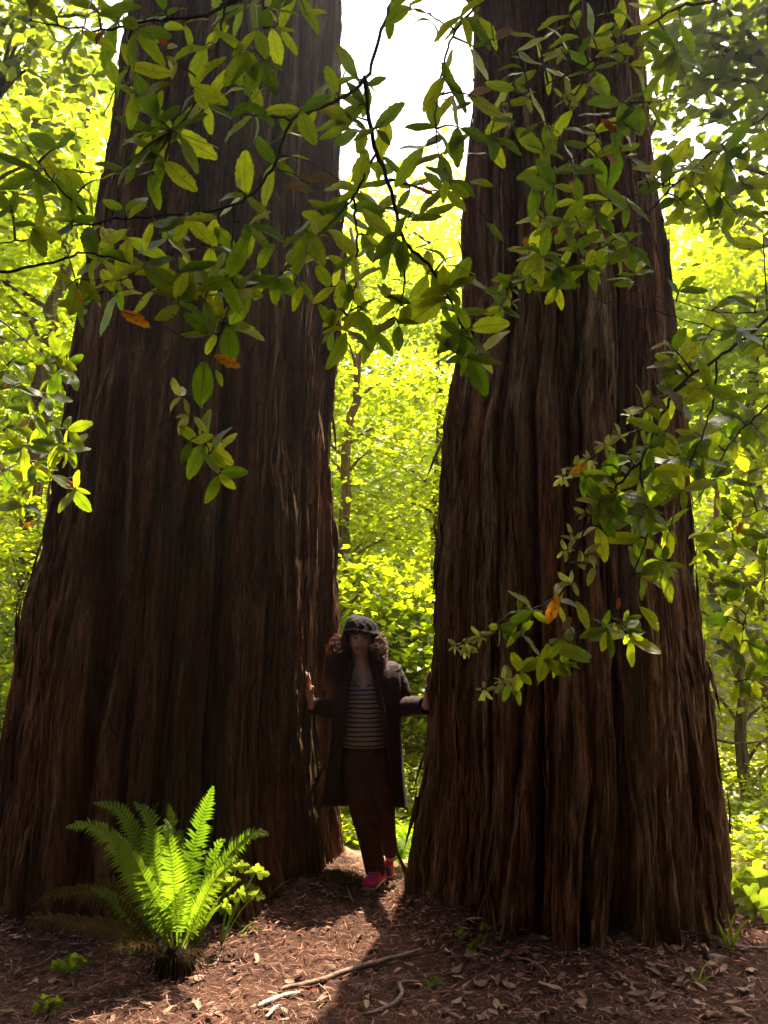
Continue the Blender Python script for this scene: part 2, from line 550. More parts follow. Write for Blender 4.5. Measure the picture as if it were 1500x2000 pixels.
# ------------------------------------------------------------------ the two redwoods
L_EDGE = [(0, 268), (240, 226), (330, 206), (410, 194), (600, 156), (700, 138), (880, 110), (1000, 92), (1150, 58), (1250, 40), (1450, 8), (1560, -6), (1700, -24), (1800, -44)]
L_REDGE = [(0, 660), (400, 659), (700, 655), (1000, 650), (1100, 652), (1250, 652), (1400, 644), (1560, 655), (1640, 668), (1720, 690), (1800, 706)]
R_LEDGE = [(0, 934), (100, 931), (400, 908), (600, 906), (700, 896), (850, 868), (1000, 860), (1200, 848), (1400, 838), (1500, 834), (1600, 821), (1700, 806), (1775, 798), (1830, 796)]
R_EDGE = [(0, 1236), (230, 1264), (400, 1283), (500, 1298), (630, 1312), (1000, 1341), (1150, 1352), (1300, 1374), (1440, 1384), (1600, 1407), (1700, 1413), (1800, 1424), (1830, 1430)]


def trunk_profile(eL, eR, d):
    """rows of (z, centre x, centre y, radius) from the outline"""
    rows = []
    for py in range(0, 1831, 30):
        pl = np.interp(py, *zip(*eL)); pr = np.interp(py, *zip(*eR))
        v = (1000 - py) / FPX; den = cP - v * sP
        aL = math.atan((pl - 750) / FPX / den); aR = math.atan((pr - 750) / FPX / den)
        mid, half = (aL + aR) / 2, (aR - aL) / 2
        y_e = d * math.cos(half) * math.cos(mid)
        z = EYE + y_e / den * (sP + v * cP)
        rows.append((z, d * math.sin(mid), d * math.cos(mid), d * math.sin(half)))
    rows.sort()
    z0, x0, y0, r0 = rows[0]
    if z0 > -.5: rows.insert(0, (-.5, x0, y0, r0 * 1.04))
    zt, xt, yt, rt = rows[-1]
    rows.append((zt + 3, xt, yt, rt * .93)); rows.append((zt + 12, xt, yt, rt * .70))
    return np.array(rows)


LEAF_V = np.array([(0, 0, 0), (-.27, .35, .05), (-.20, .72, .04), (0, 1, -.03), (.20, .72, .04), (.27, .35, .05), (0, .5, -.02)])
LEAF_F = np.array([(0, 6, 1), (1, 6, 2), (2, 6, 3), (3, 6, 4), (4, 6, 5), (5, 6, 0)])
MAPLE_V = np.array([(0, 0, 0), (-.30, .10, .03), (-.50, .50, .06), (-.22, .52, 0), (0, 1, -.04), (.22, .52, 0), (.50, .50, .06), (.30, .10, .03)])
MAPLE_F = np.array([(0, 3, 1), (1, 3, 2), (0, 5, 3), (3, 5, 4), (0, 7, 5), (7, 6, 5)])


def frames(D, N):
    D = D / np.linalg.norm(D, axis=1, keepdims=True)
    N = N - D * (N * D).sum(1, keepdims=True)
    N = N / np.maximum(1e-6, np.linalg.norm(N, axis=1, keepdims=True))
    return np.stack([np.cross(D, N), D, N], -1)       # columns x, y, z


def scatter(name, tv, tf, pos, D, N, size, mat, tint, parent=None, origin=(0, 0, 0)):
    Fm = frames(D, N)
    V = np.einsum('nij,kj->nki', Fm, tv) * size[:, None, None] + pos[:, None, :] - np.array(origin)
    n, k = len(pos), len(tv)
    F = (tf[None] + (np.arange(n) * k)[:, None, None]).reshape(-1, 3)
    return link(name, np_mesh(name, V.reshape(-1, 3), F, mat, False, tint=np.repeat(tint, k)), parent)


def make_trunk(name, eL, eR, d, mat, seed, label, rough=(.15, .06, .09)):
    pr = trunk_profile(eL, eR, d)
    cx0, cy0 = pr[0, 1], pr[0, 2]
    th_cam = math.atan2(-cy0, -cx0)
    dense = np.linspace(-1.75, 1.75, 720); rest = np.linspace(1.75, 2 * math.pi - 1.75, 130)[1:-1]
    th = np.concatenate([dense, rest]) + th_cam
    zz = np.concatenate([np.linspace(-.5, 6.3, 330), np.linspace(6.5, pr[-1, 0], 26)])
    TH, Z = np.meshgrid(th, zz)
    R = np.interp(Z, pr[:, 0], pr[:, 3]); CX = np.interp(Z, pr[:, 0], pr[:, 1]); CY = np.interp(Z, pr[:, 0], pr[:, 2])
    C, S = np.cos(TH), np.sin(TH)
    s = seed * 13.7
    wx = .13 * (vnoise(C * 2, S * 2, Z * .30 + s) - .5) + .045 * (vnoise(C * 5, S * 5, Z * .9 + s) - .5) + .034 * (vnoise(C * 13, S * 13, Z * 3.0 + s) - .5)
    Cw, Sw = C + wx * -S, S + wx * C
    lobe = vnoise(Cw * 2.6, Sw * 2.6, Z * .10 + s) - .5                       # buttress flutes
    lobe2 = vnoise(Cw * 5.2 + 9, Sw * 5.2, Z * .16 + s) - .5
    a = vnoise(Cw * 4.6 + 3, Sw * 4.6, Z * .20 + s)
    mask = smooth01(.30, .62, vnoise(Cw * 3 + 1, Sw * 3, Z * .4 + s + 3))
    furrow = np.clip((1 - np.abs(2 * a - 1) - .80) / .20, 0, 1) ** .9 * (.35 + .65 * mask)
    b = vnoise(Cw * 10 + 5, Sw * 10, Z * .45 + s)
    mask2 = smooth01(.35, .7, vnoise(Cw * 6 + 4, Sw * 6, Z * 1.1 + s + 8))
    rid2 = np.clip((1 - np.abs(2 * b - 1) - .78) / .22, 0, 1) * mask2
    c = vnoise(Cw * 34, Sw * 34 + 7, Z * 1.1 + s)
    e = vnoise(Cw * 75, Sw * 75, Z * 2.8 + s)
    e2 = vnoise(Cw * 130, Sw * 130, Z * 9 + s)
    fl = vnoise(Cw * 8, Sw * 8, Z * 1.5 + s) + .35 * vnoise(Cw * 28, Sw * 28, Z * 4 + s)
    flake = np.floor(fl * 5) / 5 + .2 * smooth01(.6, 1, fl * 5 - np.floor(fl * 5))      # stepped plates of bark
    disp = .15 * lobe + .055 * lobe2 - rough[0] * furrow - rough[1] * rid2 + rough[2] * (flake - .65) + .022 * (c - .5) + .016 * (e - .5) + .014 * (e2 - .5)
    flare = smooth01(.9, -.1, Z)
    disp = disp * (1 + .4 * flare) + .01
    Rr = R + disp * np.minimum(1, R / .8)
    X = CX + Rr * C; Y = CY + Rr * S
    t = empty(name, (cx0, cy0, 0), label, 'tree')
    V = np.stack([X - cx0, Y - cy0, Z], -1).reshape(-1, 3)
    n, k = Z.shape
    ii = np.arange(n * k).reshape(n, k)
    j2 = np.roll(ii, -1, axis=1)
    F = np.stack([ii[:-1], j2[:-1], j2[1:], ii[1:]], -1).reshape(-1, 4)
    o = link('trunk', np_mesh('trunk', V, F, mat, True), t)
    # loose slivers and torn strips of bark standing off the surface
    rng = np.random.default_rng(seed + 60)
    nv = 3200
    rr = rng.integers(4, 325, nv); cc = rng.integers(4, 716, nv)
    A = V[rr * k + cc]; Rt = V[rr * k + cc + 1] - A; Rt /= np.linalg.norm(Rt, axis=1, keepdims=True)
    Up = V[(rr + 1) * k + cc] - A; Up /= np.linalg.norm(Up, axis=1, keepdims=True)
    Nn = np.cross(Rt, Up); Nn /= np.linalg.norm(Nn, axis=1, keepdims=True)
    out = np.sign((Nn * np.stack([A[:, 0], A[:, 1], 0 * A[:, 0]], -1)).sum(1))[:, None]; Nn = Nn * out
    Dn = Up * np.where(rng.random((nv, 1)) < .7, 1, -1) + Rt * rng.normal(size=(nv, 1)) * .10 + Nn * rng.uniform(-.02, .06, (nv, 1))
    stv = np.array([(-.5, 0, 0), (.5, .04, 0), (.42, .45, .03), (-.46, .5, .02), (.06, 1, .0)], float); stv[:, 0] *= .085
    o2 = scatter('bark_slivers', stv, np.array([(0, 1, 2), (0, 2, 3), (3, 2, 4)]), A + Nn * .004, Dn, Nn + Rt * rng.normal(size=(nv, 1)) * .3, rng.uniform(.05, .34, nv) * np.where(rng.random(nv) < .5, .5, 1), mat, rng.random(nv), t)
    tag(o2, kind='stuff')
    bvh = BVHTree.FromPolygons([tuple(p) for p in (V + np.array([cx0, cy0, 0]))], [tuple(map(int, f)) for f in F])
    return t, bvh


redwood_l, BVH_L = make_trunk('redwood_tree', L_EDGE, L_REDGE, 5.6, M['redwood'], 1, 'broad redwood trunk with mossy furrowed bark behind the bright sword fern')
redwood_r, BVH_R = make_trunk('redwood_tree', R_LEDGE, R_EDGE, 5.0, M['redwood2'], 2, 'straight redwood trunk with smooth strips of bark at the woman\'s outstretched left hand', (.13, .055, .07))


def hit(bvh, px, py):
    h = bvh.ray_cast(Vector((0, 0, EYE)), ray(px, py))
    return h[0]


# ------------------------------------------------------------------ leaves in bulk (crowns)
def spray_cloud(rng, centre, radii, n_clump, per, clump_r, flat=.35, shape=None):
    """leaf positions in layered sprays inside an ellipsoid"""
    out = []; tn = []
    u = rng.normal(size=(n_clump, 3)); u /= np.linalg.norm(u, axis=1, keepdims=True)
    rad = rng.random((n_clump, 1)) ** .45
    cc = np.array(centre) + u * rad * np.array(radii)
    for c in cc:
        cr = clump_r * rng.uniform(.6, 1.3)
        tilt = rng.uniform(-.35, .35, 2)
        q = rng.normal(size=(per, 3)) * np.array([cr * .55, cr * .55, cr * flat * .4])
        q[:, 2] += q[:, 0] * tilt[0] + q[:, 1] * tilt[1] - .25 * (q[:, 0] ** 2 + q[:, 1] ** 2) / max(cr, .1)
        out.append(c + q); tn.append(np.clip(rng.uniform(.15, .85) + rng.normal(size=per) * .16, 0, 1))
    return np.concatenate(out), np.concatenate(tn), cc


def leaf_dirs(rng, n, droop=.25, tilt=.55):
    a = rng.uniform(0, 2 * math.pi, n)
    D = np.stack([np.cos(a), np.sin(a), -droop + rng.normal(size=n) * .35], -1)
    N = np.stack([rng.normal(size=n) * tilt, rng.normal(size=n) * tilt, np.ones(n)], -1)
    return D, N


def make_tree(name, base, path, r0, crowns, mat_leaf, mat_bark, label, leaf=.085, tv=LEAF_V, tf=LEAF_F, seed=0, group=None, cat='tree', limbs=8, clump_r=.55, flat=.35, tilt=.55, dens=1.4):
    """crowns: list of (centre, radii, n_clump, per)"""
    rng = np.random.default_rng(100 + seed)
    bx, by = base
    bz = gz(bx, by) - .08
    t = empty(name, (bx, by, bz), label, cat, group)
    pts = crom([Vector((bx, by, bz))] + [Vector(p) for p in path], 7)
    n = len(pts)
    jit = [Vector(rng.normal(size=3) * r0 * .18) for _ in pts]
    pts = [p + (j if i else Vector((0, 0, 0))) for i, (p, j) in enumerate(zip(pts, jit))]
    mb = MB()
    mb.tube(pts, [r0 * (1 - .72 * i / (n - 1)) * (1.35 if i == 0 else 1) for i in range(n)], 10)
    P_, T_, CC = [], [], []
    for c, rr, nc, per in crowns:
        p, tn, cc = spray_cloud(rng, c, rr, int(nc * dens), per, clump_r, flat)
        P_.append(p); T_.append(tn); CC.append(cc)
    pos = np.concatenate(P_); tint = np.concatenate(T_); CC = np.concatenate(CC)
    pick = CC[rng.permutation(len(CC))[:limbs]]
    for c in pick:
        c = Vector(c)
        i = min(range(n // 4, n), key=lambda k: (pts[k] - c).length + .6 * max(0, pts[k].z - c.z + .3))
        a = pts[i]; mid = a.lerp(c, .5) + Vector((0, 0, .12 * (c - a).length))
        q = crom([a, mid, c], 5)
        ra = max(.006, r0 * .26)
        mb.tube(q, [ra * (1 - .8 * k / (len(q) - 1)) for k in range(len(q))], 6)
    mb.build('trunk', mat_bark, t)
    D, N = leaf_dirs(rng, len(pos), tilt=tilt)
    ok = pos[:, 2] > ground_z(pos[:, 0], pos[:, 1]) + .05
    sz = leaf * 1.22 * rng.uniform(.55, 1.3, len(pos))
    scatter('crown', tv, tf, pos[ok], D[ok], N[ok], sz[ok], mat_leaf, tint[ok], t, (bx, by, bz))
    return t


def at(px, py, Y): return tuple(P(px, py, Y))


GB = 'leafy trees of the sunlit wood behind the redwoods'
# left window
make_tree('mossy_tree', (-4.0, 9.2), [at(70, 900, 9.2), at(100, 640, 9.2), at(150, 380, 9.3), at(190, 120, 9.4)], .13,
          [(at(60, 560, 9.0), (1.6, 1.1, 1.6), 46, 70), (at(140, 290, 9.3), (1.4, 1.2, 1.2), 32, 70)], M['crown'], M['mossy'],
          'leaning mossy tree stem with yellow moss beyond the broad redwood', leaf=.09, seed=1, group=GB)
make_tree('maple_tree', (-5.2, 11.5), [at(-60, 1000, 11.5), at(-40, 500, 11.5), at(-20, 100, 11.5)], .15,
          [(at(40, 380, 11.3), (2.0, 1.4, 1.7), 50, 80), (at(60, 760, 11.0), (2.0, 1.2, 2.0), 60, 80), (at(110, 130, 12.0), (1.5, 1.2, .9), 11, 70)], M['crown'], M['stem_bark'],
          'bright leafy maple at the edge of the wood beyond the broad redwood', leaf=.10, tv=MAPLE_V, tf=MAPLE_F, seed=2, group=GB)
make_tree('hazel_shrub', (-3.9, 8.2), [at(20, 1400, 8.2), at(40, 1150, 8.2)], .05,
          [(at(30, 1060, 8.2), (1.0, .8, .8), 26, 70), (at(10, 1330, 8.0), (.8, .6, .6), 18, 60)], M['crown'], M['stem_bark'],
          'low leafy shrub beside the foot of the broad redwood', leaf=.075, seed=3, group='shrubs behind the redwoods', cat='shrub', limbs=5, clump_r=.4)
make_tree('young_fir', (-4.6, 10.0), [at(-20, 1300, 10), at(0, 1120, 10)], .06,
          [(at(20, 1250, 9.8), (.9, .8, .6), 22, 70), (at(0, 1420, 9.6), (1.0, .8, .5), 22, 70)], M['fir'], M['stem_bark'],
          'young fir with pale layered sprays beside the broad redwood', leaf=.10, seed=4, cat='tree', limbs=4, clump_r=.6, flat=.12, tilt=.25)
# gap between the trunks
make_tree('alder_tree', (-.55, 9.0), [at(672, 1150, 9.0), at(676, 900, 9.0), at(700, 700, 9.1), at(690, 450, 9.2)], .085,
          [(at(720, 780, 9.3), (1.1, 1.0, 1.3), 34, 70), (at(740, 1020, 9.2), (1.0, .9, 1.0), 17, 70)], M['crown'], M['mossy'],
          'mossy alder stem seen in the gap just past the broad redwood', leaf=.075, seed=5, group=GB, limbs=11)
make_tree('alder_tree', (1.0, 11.5), [at(850, 1100, 11.5), at(860, 800, 11.5), at(840, 480, 11.6)], .10,
          [(at(790, 620, 11.5), (1.6, 1.2, 1.7), 70, 80), (at(820, 950, 11.2), (1.4, 1.1, 1.4), 24, 80), (at(700, 480, 12.0), (1.3, 1.0, .9), 30, 70)], M['crown'], M['stem_bark'],
          'bright leafy alder behind the gap, half hidden by the straight redwood', leaf=.08, seed=6, group=GB, limbs=10)
make_tree('vine_maple', (.25, 7.9), [at(800, 1500, 7.9), at(770, 1330, 7.9), at(720, 1150, 8.0)], .04,
          [(at(760, 1180, 8.0), (.7, .6, .6), 30, 60), (at(800, 1360, 7.8), (.5, .5, .5), 20, 60), (at(690, 1340, 8.2), (.6, .5, .6), 18, 60)], M['crown'], M['stem_bark'],
          'low vine maple with flat bright leaves behind the woman', leaf=.07, tv=MAPLE_V, tf=MAPLE_F, seed=7, cat='tree', limbs=11, clump_r=.35)
make_tree('young_fir', (.55, 8.6), [at(835, 1400, 8.6), at(830, 1200, 8.6)], .04,
          [(at(815, 1260, 8.5), (.5, .5, .4), 16, 70), (at(810, 1450, 8.3), (.5, .4, .3), 14, 70)], M['fir'], M['stem_bark'],
          'young fir with light green sprays beside the woman\'s raised elbow', leaf=.08, seed=8, limbs=4, clump_r=.45, flat=.12, tilt=.25)
make_tree('hazel_shrub', (.15, 7.2), [at(790, 1610, 7.2), at(780, 1560, 7.2)], .025,
          [(at(800, 1560, 7.2), (.35, .35, .3), 16, 50), (at(690, 1600, 7.3), (.35, .3, .35), 14, 50)], M['crown'], M['stem_bark'],
          'small bright shrub growing behind the woman\'s legs', leaf=.06, seed=9, group='shrubs behind the redwoods', cat='shrub', limbs=6, clump_r=.28)
# right window
make_tree('forked_tree', (3.35, 8.0), [at(1462, 1640, 8.0), at(1450, 1500, 8.0), at(1440, 1300, 8.1), at(1390, 1150, 8.2), at(1400, 900, 8.3)], .085,
          [(at(1440, 1150, 8.4), (1.1, .9, 1.0), 28, 70), (at(1460, 1420, 8.3), (.8, .7, .6), 14, 50)], M['crown'], M['stem_bark'],
          'dark crooked tree stem with forked limbs beyond the straight redwood', leaf=.08, seed=10, group=GB, limbs=9)
make_tree('maple_tree', (5.0, 10.5), [at(1480, 1100, 10.5), at(1470, 700, 10.5), at(1450, 400, 10.6)], .13,
          [(at(1420, 600, 10.4), (1.8, 1.3, 1.3), 64, 80), (at(1450, 860, 10.4), (1.5, 1.2, 1.4), 36, 80), (at(1400, 400, 11.0), (1.5, 1.1, .5), 14, 80)], M['crown'], M['stem_bark'],
          'bright leafy maple beyond the straight redwood', leaf=.095, tv=MAPLE_V, tf=MAPLE_F, seed=11, group=GB)
make_tree('tanoak_tree', (4.2, 6.3), [(4.1, 6.3, 2.0), (3.7, 6.2, 4.2), (3.3, 6.0, 6.2)], .12,
          [(at(1400, 130, 6.2), (1.0, .7, .75), 36, 42), (at(1480, 330, 6.0), (.6, .6, .5), 16, 40), (at(1300, 60, 6.4), (.5, .5, .5), 8, 36)], M['crown_dark'], M['stem_bark'],
          'dark leaved tanoak reaching over the straight redwood with white sky showing through', leaf=.12, seed=12, dens=.75, limbs=16, clump_r=.42, flat=.6, tilt=.9)
make_tree('tanoak_tree', (-4.4, 6.6), [(-4.3, 6.6, 2.4), (-3.9, 6.5, 4.5), (-3.4, 6.4, 6.2)], .11,
          [(at(60, 130, 6.4), (.9, .7, .7), 24, 34), (at(40, 330, 6.2), (.7, .6, .5), 13, 34), (at(10, 30, 6.4), (.8, .6, .4), 16, 34)], M['crown_dark'], M['stem_bark'],
          'dark leaved tanoak hanging beside the top of the broad redwood', leaf=.11, seed=13, dens=.8, limbs=12, clump_r=.4, flat=.6, tilt=.9)
make_tree('hazel_shrub', (-.12, 6.6), [at(712, 1650, 6.6), at(715, 1590, 6.6)], .02,
          [(at(715, 1610, 6.6), (.22, .25, .22), 10, 50), (at(722, 1690, 6.5), (.16, .2, .1), 5, 40)], M['crown'], M['stem_bark'],
          'leafy seedling shrub between the woman\'s legs and the broad redwood', leaf=.055, seed=16, group='shrubs behind the redwoods', cat='shrub', limbs=5, clump_r=.22)
make_tree('hazel_shrub', (3.2, 6.9), [at(1455, 1700, 6.9), at(1465, 1640, 6.9)], .02,
          [(at(1470, 1690, 6.9), (.5, .4, .25), 16, 50), (at(1500, 1600, 7.2), (.5, .4, .4), 14, 50)], M['crown'], M['stem_bark'],
          'bright low shrub in front of the forked tree', leaf=.065, seed=17, group='shrubs behind the redwoods', cat='shrub', limbs=5, clump_r=.3)
# trees hidden by the two trunks, seen from a step aside
make_tree('maple_tree', (-2.2, 11.0), [(-2.2, 11, 3), (-2.0, 11, 6), (-2.1, 11, 7.5)], .14,
          [((-2.1, 11, 5.5), (1.9, 1.3, 2.4), 60, 70), ((-1.2, 11.2, 3.2), (1.6, 1.1, 1.6), 40, 70)], M['crown'], M['stem_bark'],
          'leafy maple straight behind the broad redwood', leaf=.11, tv=MAPLE_V, tf=MAPLE_F, seed=14, group=GB)
make_tree('alder_tree', (2.6, 10.5), [(2.6, 10.5, 3), (2.7, 10.5, 6), (2.6, 10.5, 7.5)], .12,
          [((2.6, 10.5, 5.5), (1.7, 1.2, 2.2), 56, 70), ((2.4, 10.2, 2.6), (1.5, 1.0, 1.4), 22, 70)], M['crown'], M['stem_bark'],
          'leafy alder straight behind the straight redwood', leaf=.09, seed=15, group=GB)


# boughs added above the frame to shade the branches before the straight redwood
def boughs():
    rng = np.random.default_rng(91)
    o = redwood_r.location
    mb = MB(); Ps = []
    for i in range(15):
        a = rng.uniform(-.2, 1.0) * math.pi - math.pi * .75
        z = rng.uniform(8.2, 11.0); L = rng.uniform(1.6, 3.2)
        tip = Vector((o.x + .7 + L * math.cos(a) * .9, min(5.9, o.y - .1 + L * .55 * math.sin(a)), z - .3))
        mb.tube(crom([Vector((o.x + .35 * math.cos(a), o.y + .35 * math.sin(a), z)), Vector(((o.x + tip.x) / 2, (o.y + tip.y) / 2, z + .12)), tip], 5), [.05 - .004 * k for k in range(11)], 6)
        for k in range(7):
            c = np.array(Vector((o.x, o.y, z)).lerp(tip, rng.uniform(.35, 1.05)))
            q = rng.normal(size=(38, 3)) * np.array([.34, .30, .09]); Ps.append(c + q)
    mb.build('bough', M['redwood2'], redwood_r)
    pos = np.concatenate(Ps); pos = pos[pos[:, 1] < 6.0]
    D, N = leaf_dirs(rng, len(pos), tilt=.4)
    scatter('crown', LEAF_V, LEAF_F, pos, D, N, .16 * rng.uniform(.7, 1.2, len(pos)), M['overhead_shade'], rng.random(len(pos)), redwood_r, tuple(o))


boughs()


def front_shade_boughs(root, seed, x0, x1):  # out-of-view boughs added to block high sky from the lower trunks
    rng = np.random.default_rng(seed)
    o = root.location
    mb = MB(); Ps = []
    for i in range(22):
        z = rng.uniform(7.2, 9.4)
        tip = Vector((rng.uniform(x0, x1), rng.uniform(-.9, 2.4), z - .8))
        a0 = Vector((o.x, o.y - .25, z)); mid = a0.lerp(tip, .5) + Vector((0, 0, .3))
        C = crom([a0, mid, tip], 6)
        mb.tube(C, [.06 - .0042 * k for k in range(13)], 6)
        for k in range(22):
            c = np.array(C[rng.integers(3, 13)]) + rng.normal(size=3) * np.array([.45, .3, .12])
            Ps.append(c + rng.normal(size=(22, 3)) * np.array([.36, .34, .08]))
    mb.build('bough', M['redwood2'], root)
    pos = np.concatenate(Ps); pos = pos[(pos[:, 1] < 3.6) & (pos[:, 2] > 5.8)]
    D, N = leaf_dirs(rng, len(pos), tilt=.35)
    scatter('crown', LEAF_V, LEAF_F, pos, D, N, .24 * rng.uniform(.7, 1.2, len(pos)), M['conifer'], rng.random(len(pos)), root, tuple(o))


front_shade_boughs(redwood_l, 93, -4.2, .2)
front_shade_boughs(redwood_r, 94, -.3, 4.4)


# unseen tanoak canopy, added to keep sky light off the lower trunks
def overhead_shade():
    rng = np.random.default_rng(77)
    t = empty('tanoak_tree', (2.6, -2.2, gz(2.6, -2.2) - .05), 'unseen tanoak canopy added to shade the lower redwood trunks', 'tree')
    MB().tube(crom([t.location, (2.5, -2.0, 1.4), (2.2, -1.5, 2.7), (1.6, -.8, 3.6)], 6), [.2 - .008 * i for i in range(19)], 10).build('trunk', M['stem_bark'], t)
    Ps = []
    for i in range(1900):
        x = rng.uniform(-11, 11); y = rng.uniform(-13, 1.6)
        if abs(x) > 7 and y > 0: continue
        lo = 2.75 + max(0, y) * .45
        c = np.array([x, y, lo + rng.uniform(0, 1.1)])
        q = rng.normal(size=(26, 3)) * np.array([.45, .45, .16]); Ps.append(c + q)
    pos = np.concatenate(Ps); pos = pos[pos[:, 2] > 1.8 + np.maximum(0, pos[:, 1]) * .98]
    D, N = leaf_dirs(rng, len(pos))
    scatter('crown', LEAF_V, LEAF_F, pos, D, N, .36 * rng.uniform(.7, 1.2, len(pos)), M['overhead_shade'], rng.random(len(pos)), t, tuple(t.location))


overhead_shade()


def undergrowth():
    rng = np.random.default_rng(31)
    Ps = []
    for i in range(1000):
        y = 5.7 + 8.5 * rng.random() ** 1.5; x = rng.uniform(-.62, .62) * y
        if abs(x + 1.3) < 1.35 and y < 6.9: continue
        if abs(x - 1.05) < 1.1 and y < 6.2: continue
        if abs(x) < .45 and y < 6.7: continue
        r = rng.uniform(.12, .3); n = 26
        q = rng.normal(size=(n, 3)) * np.array([r, r, .5 * r]); q[:, 2] = np.abs(q[:, 2]) + .04
        Ps.append(np.stack([x + q[:, 0], y + q[:, 1], ground_z(x, y) + q[:, 2]], -1))
    pos = np.concatenate(Ps)
    D, N = leaf_dirs(rng, len(pos), droop=-.1, tilt=.5)
    o = scatter('undergrowth', LEAF_V, LEAF_F, pos, D, N, .085 * rng.uniform(.6, 1.3, len(pos)), M['crown'], rng.uniform(.2, 1, len(pos)))
    tag(o, 'low bright undergrowth covering the clearing behind the redwoods', kind='stuff')


undergrowth()


# the wood on the hillside ahead, one far mass of leaves; rear ring added
def wood():
    rng = np.random.default_rng(55)
    Ps, Ts = [], []
    def clump(c, cr, per):
        q = rng.normal(size=(per, 3)) * np.array([cr, cr, cr * .45])
        Ps.append(np.array(c) + q); Ts.append(np.clip(rng.uniform(.05, .9) + rng.normal(size=per) * .15, 0, 1))
    for i in range(2100):                                  # hillside ahead
        x = rng.uniform(-17, 17); y = rng.uniform(15, 27)
        h = gz(x, y)
        top = 1.5 + y * (.56 + .05 * math.sin(x * .9) + (.08 if x < -5 else 0) - (.05 if x > 5 else 0))
        z = h + (max(h + 1, top) - h) * rng.random() ** .9
        clump((x, y, z), .7, 46)
    pos = np.concatenate(Ps); tint = np.concatenate(Ts)
    D, N = leaf_dirs(rng, len(pos), tilt=.6)
    o = scatter('forest', MAPLE_V, MAPLE_F, pos, D, N, .17 * rng.uniform(.7, 1.3, len(pos)), M['forest'], tint)
    tag(o, 'far wood of bright green leaves on the hillside', kind='stuff')
    Ps, Ts = [], []
    for i in range(900):                                  # sides and behind: unseen wood added to block low sky
        a = rng.uniform(math.radians(60), math.radians(300))
        r = rng.uniform(14, 22)
        x, y = r * math.sin(a), r * math.cos(a)
        clump((x, y, gz(x, y) + rng.uniform(0, 8)), 1.2, 26)
    pos = np.concatenate(Ps); tint = np.concatenate(Ts)
    D, N = leaf_dirs(rng, len(pos), tilt=.6)
    o = scatter('shade_wood', MAPLE_V, MAPLE_F, pos, D, N, .6 * rng.uniform(.7, 1.3, len(pos)), M['conifer'], tint)
    tag(o, 'dark unseen wood added behind the viewer to block low sky', kind='stuff')


wood()

# ------------------------------------------------------------------ sword fern and small plants
def frond_mesh(pts, width, npair, nrm, mat, name, seed, droop=.12, pw=.15, bare=.12):
    """rachis with a comb of narrow pinnae; the pinnae share their inner edge with the rachis"""
    rng = random.Random(seed)
    C = crom(pts, 10)
    L = [0]
    for a, b in zip(C, C[1:]): L.append(L[-1] + (b - a).length)
    tot = L[-1]
    def atl(s):
        s = max(0, min(tot, s))
        for i in range(len(C) - 1):
            if L[i + 1] >= s or i == len(C) - 2:
                f = (s - L[i]) / max(1e-6, L[i + 1] - L[i]); return C[i].lerp(C[i + 1], f), (C[i + 1] - C[i]).normalized()
    V, F = [], []
    n = npair
    nrm = Vector(nrm)
    base = 0
    for k in range(13):                               # lower bare stalk
        p, T = atl(tot * k / 12); S = T.cross(nrm).normalized(); w = .0045 * (1 - .8 * k / 12)
        V += [p - S * w, p + S * w]
        if k: F.append((2 * k - 2, 2 * k - 1, 2 * k + 1, 2 * k))
    for i in range(n):
        f = (i + .5) / n
        s = tot * (bare + (1 - bare) * f)
        p, T = atl(s)
        S = T.cross(nrm).normalized(); N = S.cross(T)
        prof = min(1, .45 + f * 2.4) * (1 - f ** 2.4) ** .75 + .03
        sp = tot * (1 - bare) / n
        for sd in (-1, 1):
            ln = 1.12 * width * prof * rng.uniform(.88, 1.06)
            if rng.random() < .06: ln *= rng.uniform(.15, .7)
            d = (S * sd + T * (.28 + .5 * f) + N * rng.uniform(-.12, .18)).normalized()
            hw = sp * .54
            tip = d * ln - Vector((0, 0, 1)) * ln * droop * rng.uniform(.2, 2.6)
            midp = d * ln * .5 + N * ln * .05
            b = len(V)
            V += [p - T * hw * .6, p + T * hw * .7, p + midp + T * hw * .95 , p + midp - T * hw * .75, p + d * ln * .82 + (tip - d * ln) * .6 + T * hw * .4, p + tip + T * ln * .05]
            F += [(b, b + 1, b + 2, b + 3), (b + 3, b + 2, b + 4), (b + 3, b + 4, b + 5)]
    mb = MB(); mb.v = V; mb.f = F
    return mb


FY = 3.68
fb = G(340, 1904)
fern = empty('sword_fern', (fb.x, fb.y, gz(fb.x, fb.y)), 'bright green sword fern sunlit against the dark foot of the broad redwood', 'fern')


def FP(px, py, dy=0.0): return P(px, py, fb.y + dy)


